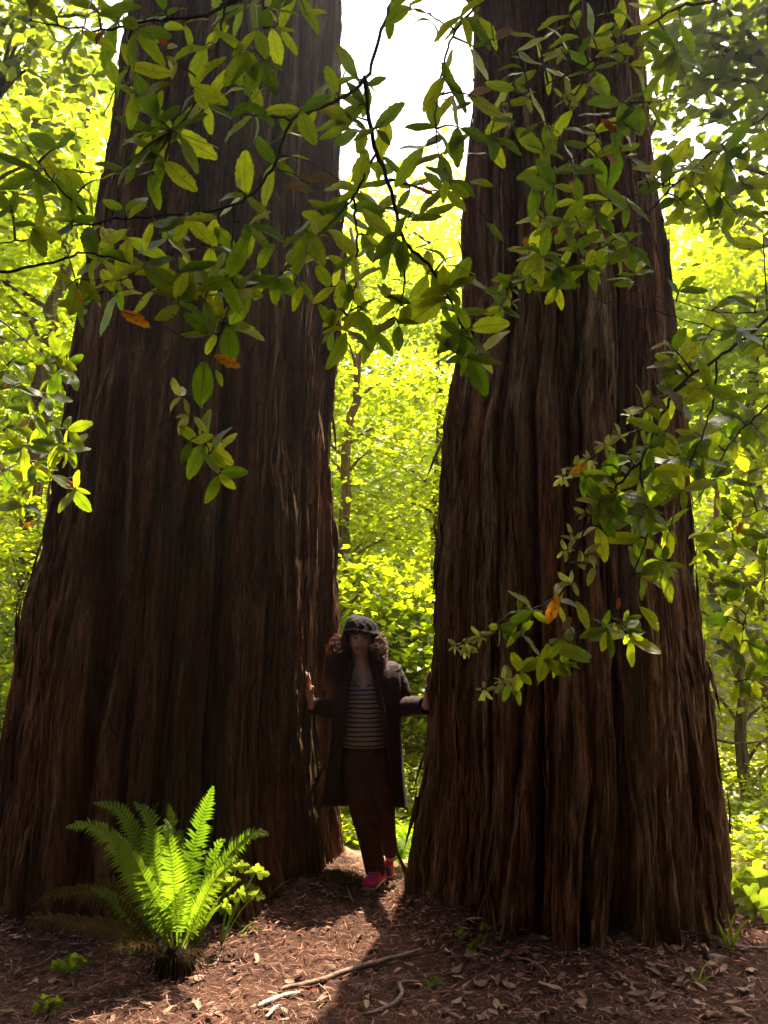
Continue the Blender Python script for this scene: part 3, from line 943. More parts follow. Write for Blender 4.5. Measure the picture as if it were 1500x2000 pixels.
FRONDS = [  # (points (px,py,dy)), pinna length m, pairs, normal
    ([(350, 1850, 0), (362, 1760, .02), (380, 1650, .05), (416, 1536, .02)], .088, 40, (.1, -1, .25)),
    ([(356, 1850, -.02), (392, 1770, -.05), (440, 1680, -.06), (490, 1628, -.10), (524, 1630, -.14)], .080, 36, (-.2, -.8, .6)),
    ([(338, 1850, 0), (322, 1770, -.06), (300, 1670, -.10), (296, 1600, -.08), (262, 1566, -.02)], .078, 38, (.25, -1, .2)),
    ([(330, 1850, .02), (300, 1740, .08), (268, 1640, .10), (232, 1580, .06), (184, 1568, 0)], .075, 38, (.35, -.8, .5)),
    ([(326, 1850, -.02), (280, 1740, -.06), (226, 1650, -.10), (178, 1612, -.14), (130, 1615, -.20)], .085, 42, (.4, -.75, .6)),
    ([(322, 1850, .03), (286, 1750, .14), (250, 1668, .2), (200, 1620, .22), (150, 1604, .2)], .070, 36, (.3, -.9, .4)),
    ([(346, 1850, -.03), (344, 1770, -.10), (338, 1700, -.16), (330, 1640, -.17), (322, 1600, -.12)], .085, 34, (.05, -1, .3)),
    ([(352, 1852, .05), (380, 1780, .14), (405, 1700, .2), (425, 1650, .2), (440, 1640, .16)], .060, 26, (-.1, -1, .3)),
    ([(340, 1852, .06), (330, 1780, .16), (320, 1690, .24), (300, 1620, .25)], .07, 30, (.1, -1, .3)),
    ([(344, 1850, .02), (352, 1760, .04), (352, 1680, .08), (338, 1610, .12), (330, 1572, .12)], .080, 36, (0, -1, .2)),
    ([(334, 1850, -.04), (312, 1780, -.12), (280, 1710, -.18), (250, 1660, -.2), (222, 1632, -.18)], .078, 36, (.3, -.9, .4)),
    ([(360, 1852, -.04), (384, 1790, -.1), (412, 1730, -.14), (446, 1690, -.16), (470, 1680, -.18)], .066, 30, (-.2, -.8, .5)),
    ([(318, 1856, .0), (268, 1800, -.04), (215, 1750, -.1), (180, 1735, -.15)], .065, 26, (.4, -.6, .7)),
]
for i, (pp, w, npair, nr) in enumerate(FRONDS):
    frond_mesh([FP(*q) for q in pp], w, npair, nr, None, 'frond', 40 + i).build('frond', M['fern'], fern, False)
DRY = [
    ([(320, 1862, 0), (262, 1800, -.06), (190, 1740, -.12), (100, 1748, -.22), (60, 1770, -.26)], .060, 30, (.3, -.7, .7)),
    ([(316, 1866, -.04), (240, 1815, -.14), (150, 1800, -.24), (70, 1790, -.3), (34, 1822, -.33)], .062, 30, (.2, -.6, .8)),
    ([(318, 1862, .05), (270, 1790, .02), (225, 1730, -.02), (196, 1728, -.06), (150, 1770, -.1)], .055, 26, (.3, -.8, .6)),
    ([(326, 1866, -.05), (290, 1840, -.18), (230, 1850, -.28), (170, 1875, -.32)], .050, 22, (.1, -.5, .9)),
    ([(340, 1858, -.01), (316, 1760, -.05), (300, 1660, -.04), (296, 1590, -.02), (318, 1558, 0)], .026, 26, (.2, -1, .2)),
]
for i, (pp, w, npair, nr) in enumerate(DRY):
    o = frond_mesh([FP(*q) for q in pp], w, npair, nr, None, 'dry_frond', 80 + i, .25).build('dry_frond', M['fern_dry'], fern, False)
    if i == 4: tag(o, 'rusty withered frond curling at the tip')
# root stock: a dark matted heap
mb = MB()
rs = Vector((fb.x, fb.y, gz(fb.x, fb.y)))
mb.ellipsoid(rs + Vector((0, .02, .04)), (.085, .075, .10), 22, 14, lambda d, p: p * (1 + .5 * (float(vnoise(d.x * 4 + 3, d.y * 4, d.z * 4)) - .5)))
mb.build('root_stock', simple_mat('fern_root', (.022, .014, .009), .95, .4, 60, 1.0, 200, .05), fern)
mb = MB()
for i in range(60):
    a = random.uniform(0, 6.28); r = random.uniform(.06, .20)
    p0 = rs + Vector((.05 * math.cos(a), .05 * math.sin(a), .09)); p1 = rs + Vector((r * math.cos(a), r * math.sin(a), .02))
    mb.tube(crom([p0, p0.lerp(p1, .5) + Vector((0, 0, .04)), p1], 4), .0022, 3)
tag(mb.build('dead_stalks', M['fern_dry'], fern), kind='stuff')


def serrated_mesh(name, mat, seed, width=.36, rows=11, curl=0.0, fold=.12, tooth=.10, bend=0.0):
    """oblong toothed leaf, unit length along +Y, stalk at the origin"""
    rng = random.Random(seed)
    V, UV, F = [], [], []
    ts = [-.12, 0.0] + [(i + 1) / (rows + 1) for i in range(rows)] + [1.0]
    for k, t in enumerate(ts):
        if k < 2: w = .012 if k == 0 else .02
        elif k == len(ts) - 1: w = .004
        else:
            w = width * .5 * (math.sin(math.pi * (t ** .93)) ** .66)
            w *= 1 + (tooth if k % 2 else -tooth)
        yo = (.024 if (k % 2 and 2 <= k < len(ts) - 1) else 0)
        z = -curl * t * t + .02 * math.sin(t * 9 + seed)
        x = bend * t * t
        wl, wr = w * rng.uniform(.94, 1.06), w * rng.uniform(.94, 1.06)
        V += [(x - wl, t + yo, z + fold * wl * 1.5), (x, t, z), (x + wr, t + yo, z + fold * wr * 1.5)]
        tt = max(0, min(1, t))
        UV += [(.5 - wl / width, tt), (.5, tt), (.5 + wr / width, tt)]
    for k in range(len(ts) - 1):
        a = 3 * k
        F += [(a, a + 1, a + 4, a + 3), (a + 1, a + 2, a + 5, a + 4)]
    return np_mesh(name, np.array(V), F, mat, True, uv=np.array(UV))


def lobed_mesh(name, mat, seed):
    """three lobed small leaf"""
    V = [(0, 0, 0), (-.18, .12, .02), (-.46, .30, .05), (-.42, .55, .05), (-.20, .58, .02), (-.22, .85, .0), (0, 1.05, -.05), (.22, .85, 0), (.20, .58, .02), (.42, .55, .05), (.46, .30, .05), (.18, .12, .02), (0, .5, -.02)]
    F = [(12, i, (i + 1)) for i in range(0, 11)] + [(12, 11, 0)]
    UV = [(.5 + v[0], min(1, v[1])) for v in V]
    return np_mesh(name, np.array(V), [(a, c, b) for a, b, c in F], mat, False, uv=np.array(UV))


def orient(d, n, size):
    d = Vector(d).normalized(); n = Vector(n)
    n = (n - d * n.dot(d)).normalized()
    x = d.cross(n)
    m = Matrix((x, d, n)).transposed().to_4x4()
    return m @ Matrix.Scale(size, 4)


def put_leaf(name, me, parent, origin, pos, d, n, size, label=None):
    o = link(name, me, parent)
    o.matrix_local = Matrix.Translation(Vector(pos) - Vector(origin)) @ orient(d, n, size)
    if label: o['label'] = label
    return o


LOB = [lobed_mesh('lobed_leaf', M['lobed'], i) for i in range(1)]


def small_plant(name, base, stems, label, cat, size, leaves_per=3, mat='blade', lift=.0):
    """stems: list of tip points"""
    t = empty(name, base, label, cat)
    rng = random.Random(hash(label) % 1000 if False else len(label) * 7)
    for tip in stems:
        tip = Vector(tip); b = Vector(base)
        mid = b.lerp(tip, .55) + Vector((0, 0, .03))
        mb = MB().tube(crom([b, mid, tip], 5), [.003] * 10 + [.0012], 5)
        mb.build('stem', M[mat], t)
        for k in range(leaves_per):
            a = (k - (leaves_per - 1) / 2) * 1.5 + rng.uniform(-.3, .3)
            d = Vector((math.sin(a), -.25 + rng.uniform(-.2, .2), .55 * math.cos(a) + rng.uniform(-.2, .2)))
            n = Vector((rng.uniform(-.35, .35), -1, .3 + rng.uniform(-.3, .3)))
            put_leaf('leaf', LOB[0], t, base, tip, d, n, size * rng.uniform(.8, 1.2))
    return t


b = G(430, 1850)
small_plant('creeping_plant', b, [P(462, 1693, b.y - .02), P(500, 1703, b.y + .02), P(470, 1752, b.y - .03), P(500, 1748, b.y), P(442, 1776, b.y - .05), P(452, 1722, b.y + .03)],
            'slender plant with bright yellow lobed leaves beside the sword fern', 'plant', .06)
b = G(130, 1908)
small_plant('creeping_plant', b, [P(120, 1886, b.y - .02), P(145, 1872, b.y), P(165, 1880, b.y + .03), P(140, 1890, b.y - .06), P(110, 1890, b.y)],
            'low patch of yellow green lobed leaves under the fern\'s dry fronds', 'plant', .045)
b = G(95, 1985)
small_plant('creeping_plant', b, [P(75, 1972, b.y), P(98, 1968, b.y), P(90, 1950, b.y + .02), P(112, 1958, b.y)],
            'small dark green seedling alone on the duff below the fern', 'plant', .035)
b = G(930, 1862)
small_plant('creeping_plant', b, [P(925, 1845, b.y), P(938, 1832, b.y + .01), P(918, 1856, b.y - .02), P(948, 1812, b.y + .02), P(900, 1822, b.y)],
            'tiny green fern-like seedling in front of the straight redwood', 'plant', .030)
b = G(270, 1868)
small_plant('creeping_plant', b, [P(225, 1850, b.y), P(250, 1856, b.y - .03), P(240, 1840, b.y + .03)],
            'thin trailing seedling between the fern root and the lobed patch', 'plant', .030)
b = G(1452, 1775)
small_plant('broad_leaf_plant', b, [P(1440, 1722, b.y + .1), P(1475, 1715, b.y), P(1460, 1750, b.y - .08), P(1490, 1745, b.y + .05), P(1430, 1752, b.y + .06), P(1500, 1770, b.y - .1), P(1452, 1738, b.y + .2), P(1480, 1775, b.y - .15), P(1510, 1725, b.y + .15), P(1425, 1735, b.y + .3)],
            'sunlit broad leaved plant at the foot of the straight redwood', 'plant', .12)


def grass(base, tips, label, w=.006):
    t = empty('grass_tuft', base, label, 'grass')
    for k, tip in enumerate(tips):
        b = Vector(base) + Vector((random.uniform(-.02, .02), random.uniform(-.02, .02), -.01)); tip = Vector(tip)
        mid = b.lerp(tip, .5) + Vector((0, 0, .12 * (tip - b).length))
        C = crom([b, mid, tip], 5); V = []; n = len(C)
        for i, p in enumerate(C):
            T = (C[min(i + 1, n - 1)] - C[max(i - 1, 0)]).normalized(); S = T.cross(Vector((.3 * math.sin(k * 2.1), -1, .2))).normalized()
            ww = w * math.sin(math.pi * min(1, .25 + .75 * (i / (n - 1)))) + .0006
            V.append([p - S * ww, p + Vector((0, .002, 0)), p + S * ww])
        MB().grid(V).build('blade', M['blade'], t)
    return t


b = G(382, 1850)
grass(b, [P(402, 1722, b.y), P(418, 1735, b.y - .03), P(470, 1715, b.y + .02), P(462, 1722, b.y), P(395, 1745, b.y - .05), P(440, 1760, b.y - .08)], 'pair of wide sunlit grass blades leaning out of the fern base', .011)
b = G(525, 1760)
grass(b, [P(570, 1716, b.y), P(540, 1735, b.y), P(510, 1720, b.y), P(533, 1722, b.y - .03)], 'small grass tuft with one long blade on the sunlit duff', .006)
b = G(470, 1822)
grass(b, [P(500, 1800, b.y), P(455, 1795, b.y), P(520, 1815, b.y), P(497, 1836, b.y - .05)], 'short arching grass on the lit ground right of the fern', .004)
b = G(1425, 1855)
grass(b, [P(1395, 1790, b.y), P(1420, 1775, b.y), P(1445, 1770, b.y + .05), P(1455, 1800, b.y), P(1405, 1815, b.y - .05), P(1470, 1790, b.y), P(1385, 1825, b.y)], 'loose grass tuft at the outer foot of the straight redwood', .006)
b = G(1000, 1850)
grass(b, [P(998, 1826, b.y), P(1005, 1830, b.y), P(992, 1838, b.y)], 'single thin grass shoot in the shade of the straight redwood', .004)
b = G(1360, 1925)
grass(b, [P(1345, 1888, b.y), P(1380, 1880, b.y), P(1395, 1905, b.y), P(1352, 1908, b.y)], 'few thin grass blades among the dead leaves by the frame edge', .004)
# bright fern beyond the gap
b = G(780, 1690)
bf = empty('lady_fern', b, 'pale lit fern in the clearing behind the woman\'s shoes', 'fern')
for i, (tx, ty, dy) in enumerate([(800, 1612, -.2), (770, 1625, -.1), (815, 1640, -.3), (760, 1650, -.3), (790, 1660, -.5), (735, 1660, -.1)]):
    tip = P(tx, ty, b.y + dy); mid = b.lerp(tip, .5) + Vector((0, 0, .12))
    frond_mesh([b, mid, tip], .11, 20, (.1, -.7, .7), None, 'frond', 140 + i).build('frond', M['fern'], bf, False)

# ------------------------------------------------------------------ litter on the floor
DEAD = [serrated_mesh('dead_leaf', M['dead_leaf'], 200 + i, width=w, rows=7, curl=c, fold=f, tooth=.05, bend=bd) for i, (w, c, f, bd) in enumerate([(.40, .15, .25, .1), (.46, -.2, .3, -.1), (.34, .3, .15, .15), (.5, .1, -.3, 0)])]
RED = serrated_mesh('dead_leaf', M['red_leaf'], 230, width=.42, rows=7, curl=.15, fold=.2, tooth=.05)


def lay_leaf(px, py, size, me=None, ang=None, parent=ground):
    p = G(px, py)
    a = random.uniform(0, 6.28) if ang is None else ang
    e = .02
    n = Vector((gz(p.x - e, p.y) - gz(p.x + e, p.y), gz(p.x, p.y - e) - gz(p.x, p.y + e), 2 * e)) + Vector((random.gauss(0, .012), random.gauss(0, .012), 0))
    o = link('fallen_leaf', me or random.choice(DEAD), parent)
    o.matrix_local = Matrix.Translation(p + Vector((0, 0, .012 + random.uniform(0, .012)))) @ orient((math.cos(a), math.sin(a), random.uniform(-.12, .12)), n, size)
    return o


rl = random.Random(3)
FIXED = [(700, 1840, .06), (945, 1803, .10), (720, 1860, .05), (640, 1792, .05), (870, 1860, .05), (1040, 1865, .06), (975, 1912, .08), (1090, 1925, .07), (1100, 1940, .08), (1310, 1905, .09), (1230, 1935, .06),
         (1360, 1945, .08), (1420, 1880, .09), (1460, 1905, .07), (715, 1962, .06), (860, 1972, .06), (1130, 1970, .07), (1225, 1950, .08), (1400, 1990, .08), (355, 1912, .06), (175, 1955, .04), (590, 1905, .08), (625, 1873, .05),
         (545, 1790, .05), (520, 1775, .05), (1480, 1800, .08), (1445, 1850, .07), (640, 1890, .06), (1300, 1950, .08), (1265, 1900, .07)]
for px, py, s in FIXED: lay_leaf(px, py, s)
for px, py in ((985, 1868), (1035, 1868), (865, 1905), (615, 1946), (725, 1862)): lay_leaf(px, py, .06, RED)
cnt = 0
while cnt < 235:
    px = rl.uniform(-40, 1540); py = 1990 - 240 * rl.random() ** 1.6
    p = G(px, py)
    dens = .35 + .65 * (px > 850) + .2 * (py > 1880)
    if rl.random() > dens: continue
    if px < 620 and py < 1790 or (780 < px < 1425 and py < 1825): continue
    lay_leaf(px, py, rl.uniform(.026, .072)); cnt += 1


def needle_litter():
    rng = np.random.default_rng(21)
    n = 36000
    x = rng.uniform(-2.3, 2.5, n); y = 2.7 + 3.0 * rng.random(n) ** 1.25
    z = ground_z(x, y) + rng.uniform(.004, .022, n)
    z = z + .011 * (vnoise(x * 14, y * 14, 2.2) - .5) * 2
    a = rng.uniform(0, 6.28, n)
    D = np.stack([np.cos(a), np.sin(a), rng.normal(size=n) * .16], -1)
    N = np.stack([rng.normal(size=n) * .5, rng.normal(size=n) * .5, np.ones(n)], -1)
    tv = np.array([(-.5, -.5, 0), (.5, -.5, 0), (.35, .1, .0), (-.45, .0, .01), (.05, .55, -.01)], float)
    tv[:, 0] *= .075
    tf = np.array([(0, 1, 2), (0, 2, 3), (3, 2, 4)])
    sz = rng.uniform(.018, .062, n)
    scatter('needle_litter', tv, tf, np.stack([x, y, z], -1), D, N, sz, M['needles'], np.clip(rng.beta(1.6, 2.4, n), 0, 1))
    o = bpy.data.objects['needle_litter']; tag(o, 'brown needles and bark crumbs strewn over the forest floor', kind='stuff')
    n = 2600                                            # broader chips of bark
    x = rng.uniform(-2.3, 2.5, n); y = 2.7 + 2.9 * rng.random(n) ** 1.2
    h2 = n - 1700                                       # most of them heaped where the trunks meet the floor
    aa = rng.uniform(math.pi, 2 * math.pi, 1700); sd = rng.random(1700) < .5
    rr = np.where(sd, 1.15, .92) + np.abs(rng.normal(size=1700)) * .13
    x[h2:] = np.where(sd, -1.31, 1.02) + rr * np.cos(aa); y[h2:] = np.where(sd, 5.44, 4.90) + rr * np.sin(aa)
    z = ground_z(x, y) + rng.uniform(.006, .03, n)
    a = rng.uniform(0, 6.28, n)
    D = np.stack([np.cos(a), np.sin(a), rng.normal(size=n) * .15], -1)
    N = np.stack([rng.normal(size=n) * .3, rng.normal(size=n) * .3, np.ones(n)], -1)
    tv2 = tv.copy(); tv2[:, 0] *= 3.2
    o = scatter('bark_chips', tv2, tf, np.stack([x, y, z], -1), D, N, rng.uniform(.012, .05, n), M['needles'], rng.uniform(.1, .9, n))
    tag(o, 'flat brown bark chips scattered on the forest floor', kind='stuff')


needle_litter()


def stick(path, r, label, mat='stick', name='fallen_stick'):
    pts = []
    for px, py in path:
        p = G(px, py); pts.append(p + Vector((0, 0, r * .9 + .008)))
    C = crom(pts, 6); n = len(C)
    C = [p + Vector((random.gauss(0, r * .15), random.gauss(0, r * .15), random.gauss(0, r * .1))) for p in C]
    o0 = C[n // 2].copy()
    mb = MB().tube(C, [r * (.55 + .45 * math.sin(math.pi * (i + 1) / (n + 1))) * random.uniform(.85, 1.1) for i in range(n)], 7)
    o = link(name, mb.mesh(name, M[mat], True, o0), None, o0)
    return tag(o, label, 'stick', 'sticks lying on the forest floor')


stick([(545, 1942), (610, 1928), (690, 1902), (760, 1882), (822, 1864)], .014, 'long pale straight stick across the sunlit patch')
stick([(712, 1992), (762, 1974), (785, 1950), (782, 1928), (820, 1926)], .011, 'crooked bent stick on the ground below the long pale one')
stick([(998, 1878), (1030, 1882), (1058, 1896), (1076, 1916)], .007, 'thin curved pale stick in the shade of the straight redwood')
stick([(676, 1736), (684, 1756), (690, 1768)], .006, 'short twig on the mound before the woman\'s shoes')
stick([(505, 1975), (540, 1958), (585, 1948)], .012, 'splintered pale wood shard near the bottom of the sunlit patch', 'pale_wood')
stick([(520, 1996), (535, 1978), (548, 1972)], .009, 'short wood splinter beside the pale shard', 'pale_wood')
stick([(1400, 1850), (1450, 1856), (1510, 1858)], .008, 'thin dark stick by the grass tuft at the frame edge')
stick([(40, 1900), (80, 1888), (112, 1864)], .005, 'slender twig on the duff left of the lobed patch')
stick([(370, 1868), (395, 1890), (420, 1888), (432, 1868)], .005, 'curled thin root by the foot of the fern')
stick([(240, 1966), (265, 1955), (290, 1948)], .006, 'short twig at the bottom below the fern')
stick([(0, 1826), (20, 1818), (40, 1806)], .006, 'thin twig against the outer foot of the broad redwood')
stick([(620, 1925), (640, 1945), (646, 1962)], .004, 'hooked thin twig below the long pale stick')

# moss sprig on the floor
b = G(845, 1932)
ms = empty('moss_sprig', b, 'pale green ferny sprig lying flat on the lit floor', 'sprig')
for i, (tx, ty) in enumerate([(822, 1926), (870, 1920), (850, 1915), (836, 1938), (868, 1932)]):
    tip = G(tx, ty) + Vector((0, 0, .02))
    frond_mesh([b + Vector((0, 0, .012)), b.lerp(tip, .5) + Vector((0, 0, .02)), tip], .018, 9, (0, -.2, 1), None, 'spray', 170 + i).build('spray', M['fern'], ms, False)

# fallen grey limbs in the clearing
def log(path, r, label, mat='pale_wood'):
    C = crom([Vector(p) for p in path], 5); n = len(C); o0 = C[0].copy()
    mb = MB().tube(C, [r * (1 - .6 * i / n) * random.uniform(.9, 1.1) for i in range(n)], 9)
    tag(link('dead_branch', mb.mesh('dead_branch', M[mat], True, o0), None, o0), label, 'branch', 'dead branches in the clearing')


log([at(1398, 1655, 7.6), at(1430, 1690, 7.4), at(1450, 1730, 7.2)], .05, 'pale fallen limb propped by the foot of the forked tree')
log([at(-20, 1130, 8.8), at(40, 1142, 8.7), at(110, 1168, 8.6)], .05, 'pale dead branch poking from the left wood towards the broad redwood')
log([at(660, 1205, 7.6), at(690, 1172, 7.7), at(716, 1140, 7.8)], .022, 'bare slanting branch just above the woman\'s cap', 'stem_bark')
log([at(1380, 1440, 7.4), at(1440, 1452, 7.5), at(1510, 1446, 7.6)], .018, 'thin bare branch across the forked tree', 'stem_bark')

# ------------------------------------------------------------------ overhanging tanoak branches
NV = 4
TL = [serrated_mesh('tanoak_leaf', M['tanoak'], i, width=w, rows=12, curl=c, fold=f, tooth=.032, bend=bd) for i, (w, c, f, bd) in enumerate([(.42, .10, .10, .03), (.37, .18, .16, -.08), (.46, .05, .06, .02), (.39, .28, .12, .09), (.34, .40, .22, -.03), (.44, -.12, .2, .12), (.48, .16, .02, -.1)])]
TY = [serrated_mesh('young_leaf', M['tanoak_young'], 20 + i, width=w, rows=7, curl=c, fold=f, tooth=.06) for i, (w, c, f) in enumerate([(.34, .1, .2), (.40, .25, .25)])]
TA = [serrated_mesh('autumn_leaf', M['autumn'], 40, width=.40, curl=.12, fold=.1)]
TR = [serrated_mesh('red_leaf', M['red_leaf'], 50, width=.40, curl=.15, fold=.15)]
TT = [serrated_mesh('tan_leaf', M['tan_leaf'], 60, width=.42, curl=.1, fold=.1)]
KIND = {'o': ('autumn_leaf', TA, 'orange autumn leaf with red brown blotches'), 'r': ('red_leaf', TR, 'red withered leaf'), 't': ('tan_leaf', TT, 'pale tan withered leaf'), 'g': ('leaf', TL, None), 'y': ('leaf', TY, None)}
lr = random.Random(11)


def branch(label, paths, whorls, singles=(), r0=.012, size=92, spread=1.0, jitter=.16, face=.65):
    """paths: stems [(px,py,Y)...]; whorls: (px,py,n[,kind[,size]]); singles: (px,py,angle deg,length px,kind)"""
    root = P(*paths[0][0])
    t = empty('tanoak_branch', root, label, 'branch', 'tanoak branches hanging in front of the redwoods')
    curves = []
    for i, pth in enumerate(paths):
        C3 = crom([P(*q) for q in pth], 7); n = len(C3)
        jr = .0022
        C3 = [p + Vector((lr.gauss(0, jr), lr.gauss(0, jr), lr.gauss(0, jr))) if 0 < k < n - 1 else p for k, p in enumerate(C3)]
        ra = r0 * (.62 if i == 0 else .36)
        MB().tube(C3, [ra * (1 - .72 * k / (n - 1)) for k in range(n)], 6).build('stem', M['twig'], t)
        curves.append(C3)
    allp = [p for c in curves for p in c]

    def attach(px, py):
        best = None
        d = ray(px, py)
        for p in allp:
            q = p - Vector((0, 0, EYE)); s = q.dot(d); e = (q - d * s).length
            if best is None or e < best[0]: best = (e, p)
        return best[1]

    for w in whorls:
        px, py, n = w[:3]
        kind = w[3] if len(w) > 3 else 'g'
        sz = w[4] if len(w) > 4 else size
        a = attach(px, py)
        Y = a.y + lr.uniform(-jitter, jitter)
        c = P(px, py, Y)
        ax = (c - a)
        if ax.length < .02: ax = Vector((lr.uniform(-1, 1), lr.uniform(-.3, .3), -.6)) * .02
        mid = a.lerp(c, .5) + Vector((0, 0, .08 * ax.length))
        tw = MB().tube(crom([a, mid, c], 4), [.0035 - .0022 * k / 8 for k in range(9)], 5).build('twig', M['twig'], t)
        axn = ax.normalized()
        ph = lr.uniform(0, 6.28)
        u = axn.orthogonal().normalized(); v2 = axn.cross(u)
        n = n - 2 if kind == 'g' and n > 4 and size > 80 else n + (size < 80)
        for k in range(n):
            an = ph + k * 2.4 + lr.uniform(-.3, .3)
            sp = lr.uniform(.6, 1.5) * spread
            rad = u * math.cos(an) + v2 * math.sin(an)
            # keep the fan broad towards the viewer, as the light-seeking leaves lie
            d = axn * (1.0 / (1 + sp)) + rad * sp
            d.y *= .40; d.z -= .15
            d.normalize()
            nn = Vector((lr.gauss(0, .3), -face - .25 + lr.gauss(0, .3), .45 + lr.gauss(0, .3)))
            s = sz / FPX * Y * lr.uniform(.50, 1.0) * (.62 if kind == 'y' else 1)
            back = min(.09, lr.uniform(0, .8) * ax.length) if n > 2 else 0
            pos = c - axn * back
            kd = kind
            nm, lst, _ = KIND[kd]
            o = link(nm, lr.choice(lst), tw)
            o.matrix_local = Matrix.Translation(pos - root) @ orient(d, nn, s)
    for px, py, ang, ln, kd in singles:
        a = attach(px, py)
        Y = a.y - .04
        aa = math.radians(ang)
        d = Vector((math.cos(aa), lr.uniform(-.25, .25), math.sin(aa)))
        s = ln / FPX * Y
        c = P(px, py, Y) - d * s * .5
        tw = MB().tube(crom([a, a.lerp(c, .5) + Vector((0, 0, .02)), c - d * s * .1], 4), .0016, 5).build('twig', M['twig'], t)
        nm, lst, lab = KIND[kd]
        o = link(nm, lr.choice(lst), tw)
        o.matrix_local = Matrix.Translation(c - root) @ orient(d, Vector((lr.uniform(-.3, .3), -1, lr.uniform(.1, .5))), s)
        if lab: o['label'] = lab
    return t


# 1. stem from the top centre sweeping left across the broad redwood
branch('long tanoak branch sweeping leftwards across the broad redwood from the bright gap',
       [[(780, -40, 2.25), (745, 60, 2.2), (712, 156, 2.15), (640, 205, 2.1), (572, 235, 2.05), (530, 330, 2.0), (455, 402, 2.0), (300, 422, 1.95), (178, 436, 1.95), (60, 466, 1.9), (-30, 478, 1.9)],
        [(455, 402, 2.0), (455, 500, 1.98), (452, 580, 1.96), (425, 665, 1.95), (398, 740, 1.95)],
        [(392, 745, 1.95), (390, 800, 1.93), (398, 860, 1.92), (430, 925, 1.9)],
        [(178, 430, 1.95), (110, 360, 1.9), (50, 285, 1.88), (-10, 200, 1.85)],
        [(572, 235, 2.05), (500, 225, 2.0), (440, 212, 2.0)]],
       [(110, 345, 4, 'g', 110), (65, 340, 4, 'g', 105), (20, 400, 4), (110, 290, 2, 'g', 100), (190, 350, 3), (140, 430, 4), (60, 440, 4), (240, 400, 5), (300, 440, 5), (360, 430, 4), (490, 440, 4),
        (460, 490, 5), (440, 540, 5), (470, 570, 4), (430, 620, 5), (400, 650, 4), (455, 640, 3), (352, 775, 4, 'y', 95), (365, 810, 4, 'y', 85), (400, 865, 5, 'g', 80), (430, 880, 6, 'g', 72), (425, 930, 4, 'g', 66), (365, 865, 3, 'g', 85),
        (560, 265, 5), (535, 320, 4), (585, 215, 5), (620, 215, 4), (500, 215, 4), (650, 180, 5), (690, 150, 5), (480, 380, 4), (205, 462, 4, 'y', 75), (330, 480, 4), (250, 470, 3), (460, 365, 3, 'y', 60)],
       [(398, 748, 80, 92, 'g'), (445, 705, -20, 58, 'o'), (265, 622, -25, 66, 'o'), (270, 410, 40, 52, 'g'), (430, 738, -60, 34, 'g'), (155, 580, -80, 30, 'o'), (625, 348, 175, 82, 't'), (585, 365, 170, 60, 't')], r0=.010)
# 2. top left
branch('leafy tanoak branch filling the upper left, hanging from the top edge',
       [[(560, -50, 2.0), (443, 5, 1.95), (400, 30, 1.92), (300, 40, 1.9), (180, 60, 1.88), (60, 40, 1.85)],
        [(515, -40, 2.05), (513, 40, 2.02), (506, 130, 2.0), (480, 215, 2.0)],
        [(443, 5, 1.95), (420, 110, 1.93), (380, 205, 1.92), (336, 257, 1.9)],
        [(260, 45, 1.9), (250, 110, 1.9), (255, 180, 1.9)]],
       [(110, 30, 6, 'g', 100), (160, 70, 5, 'g', 100), (225, 40, 6, 'g', 105), (60, 20, 5), (190, 20, 5, 'g', 110), (270, 60, 4), (320, 20, 6, 'g', 95), (360, 60, 5), (250, 130, 5, 'g', 100), (225, 165, 5), (270, 190, 5), (300, 230, 4, 'g', 100), (336, 257, 8, 'g', 120),
        (400, 90, 3), (380, 170, 4), (410, 210, 4), (355, 270, 4, 'g', 115), (470, 100, 6, 'g', 108), (500, 60, 5), (510, 120, 6, 'g', 100), (490, 200, 5, 'g', 95), (530, 20, 5), (560, 60, 4), (480, 20, 3), (440, 40, 4), (600, 30, 4), (470, 170, 3), (320, 330, 4), (290, 300, 4), (270, 260, 4), (330, 120, 4, 'y', 80), (345, 125, 2, 'y', 75), (520, 20, 3, 'y', 80), (240, 330, 4), (280, 365, 3)],
       [(311, 66, 115, 66, 'r'), (196, 68, 80, 50, 'r')], r0=.011)
# 3. lower left
branch('lower tanoak branch reaching in from the left edge with long flat leaves over the trunk',
       [[(-60, 540, 1.9), (0, 532, 1.9), (117, 508, 1.9), (177, 493, 1.92), (260, 520, 1.95), (340, 545, 1.97)],
        [(640, 470, 2.15), (600, 490, 2.12), (540, 540, 2.08), (470, 560, 2.05), (380, 555, 2.0), (290, 560, 1.98), (200, 570, 1.95)],
        [(392, 478, 2.05), (330, 500, 2.0), (250, 545, 1.97), (170, 545, 1.95)]],
       [(200, 520, 4, 'g', 105), (230, 545, 5, 'g', 100), (190, 500, 3, 'g', 110), (280, 520, 5, 'g', 100), (310, 560, 5), (350, 530, 5, 'g', 96), (380, 560, 5), (410, 520, 5), (450, 530, 5), (500, 520, 5), (540, 545, 6), (570, 520, 5), (590, 560, 5, 'g', 96), (490, 560, 4), (350, 600, 4), (400, 590, 4), (160, 590, 4, 'g', 60), (130, 560, 3), (420, 485, 3), (360, 490, 3, 'y', 80), (600, 480, 4), (230, 580, 3), (170, 605, 3, 'y', 50)], r0=.008, size=92)
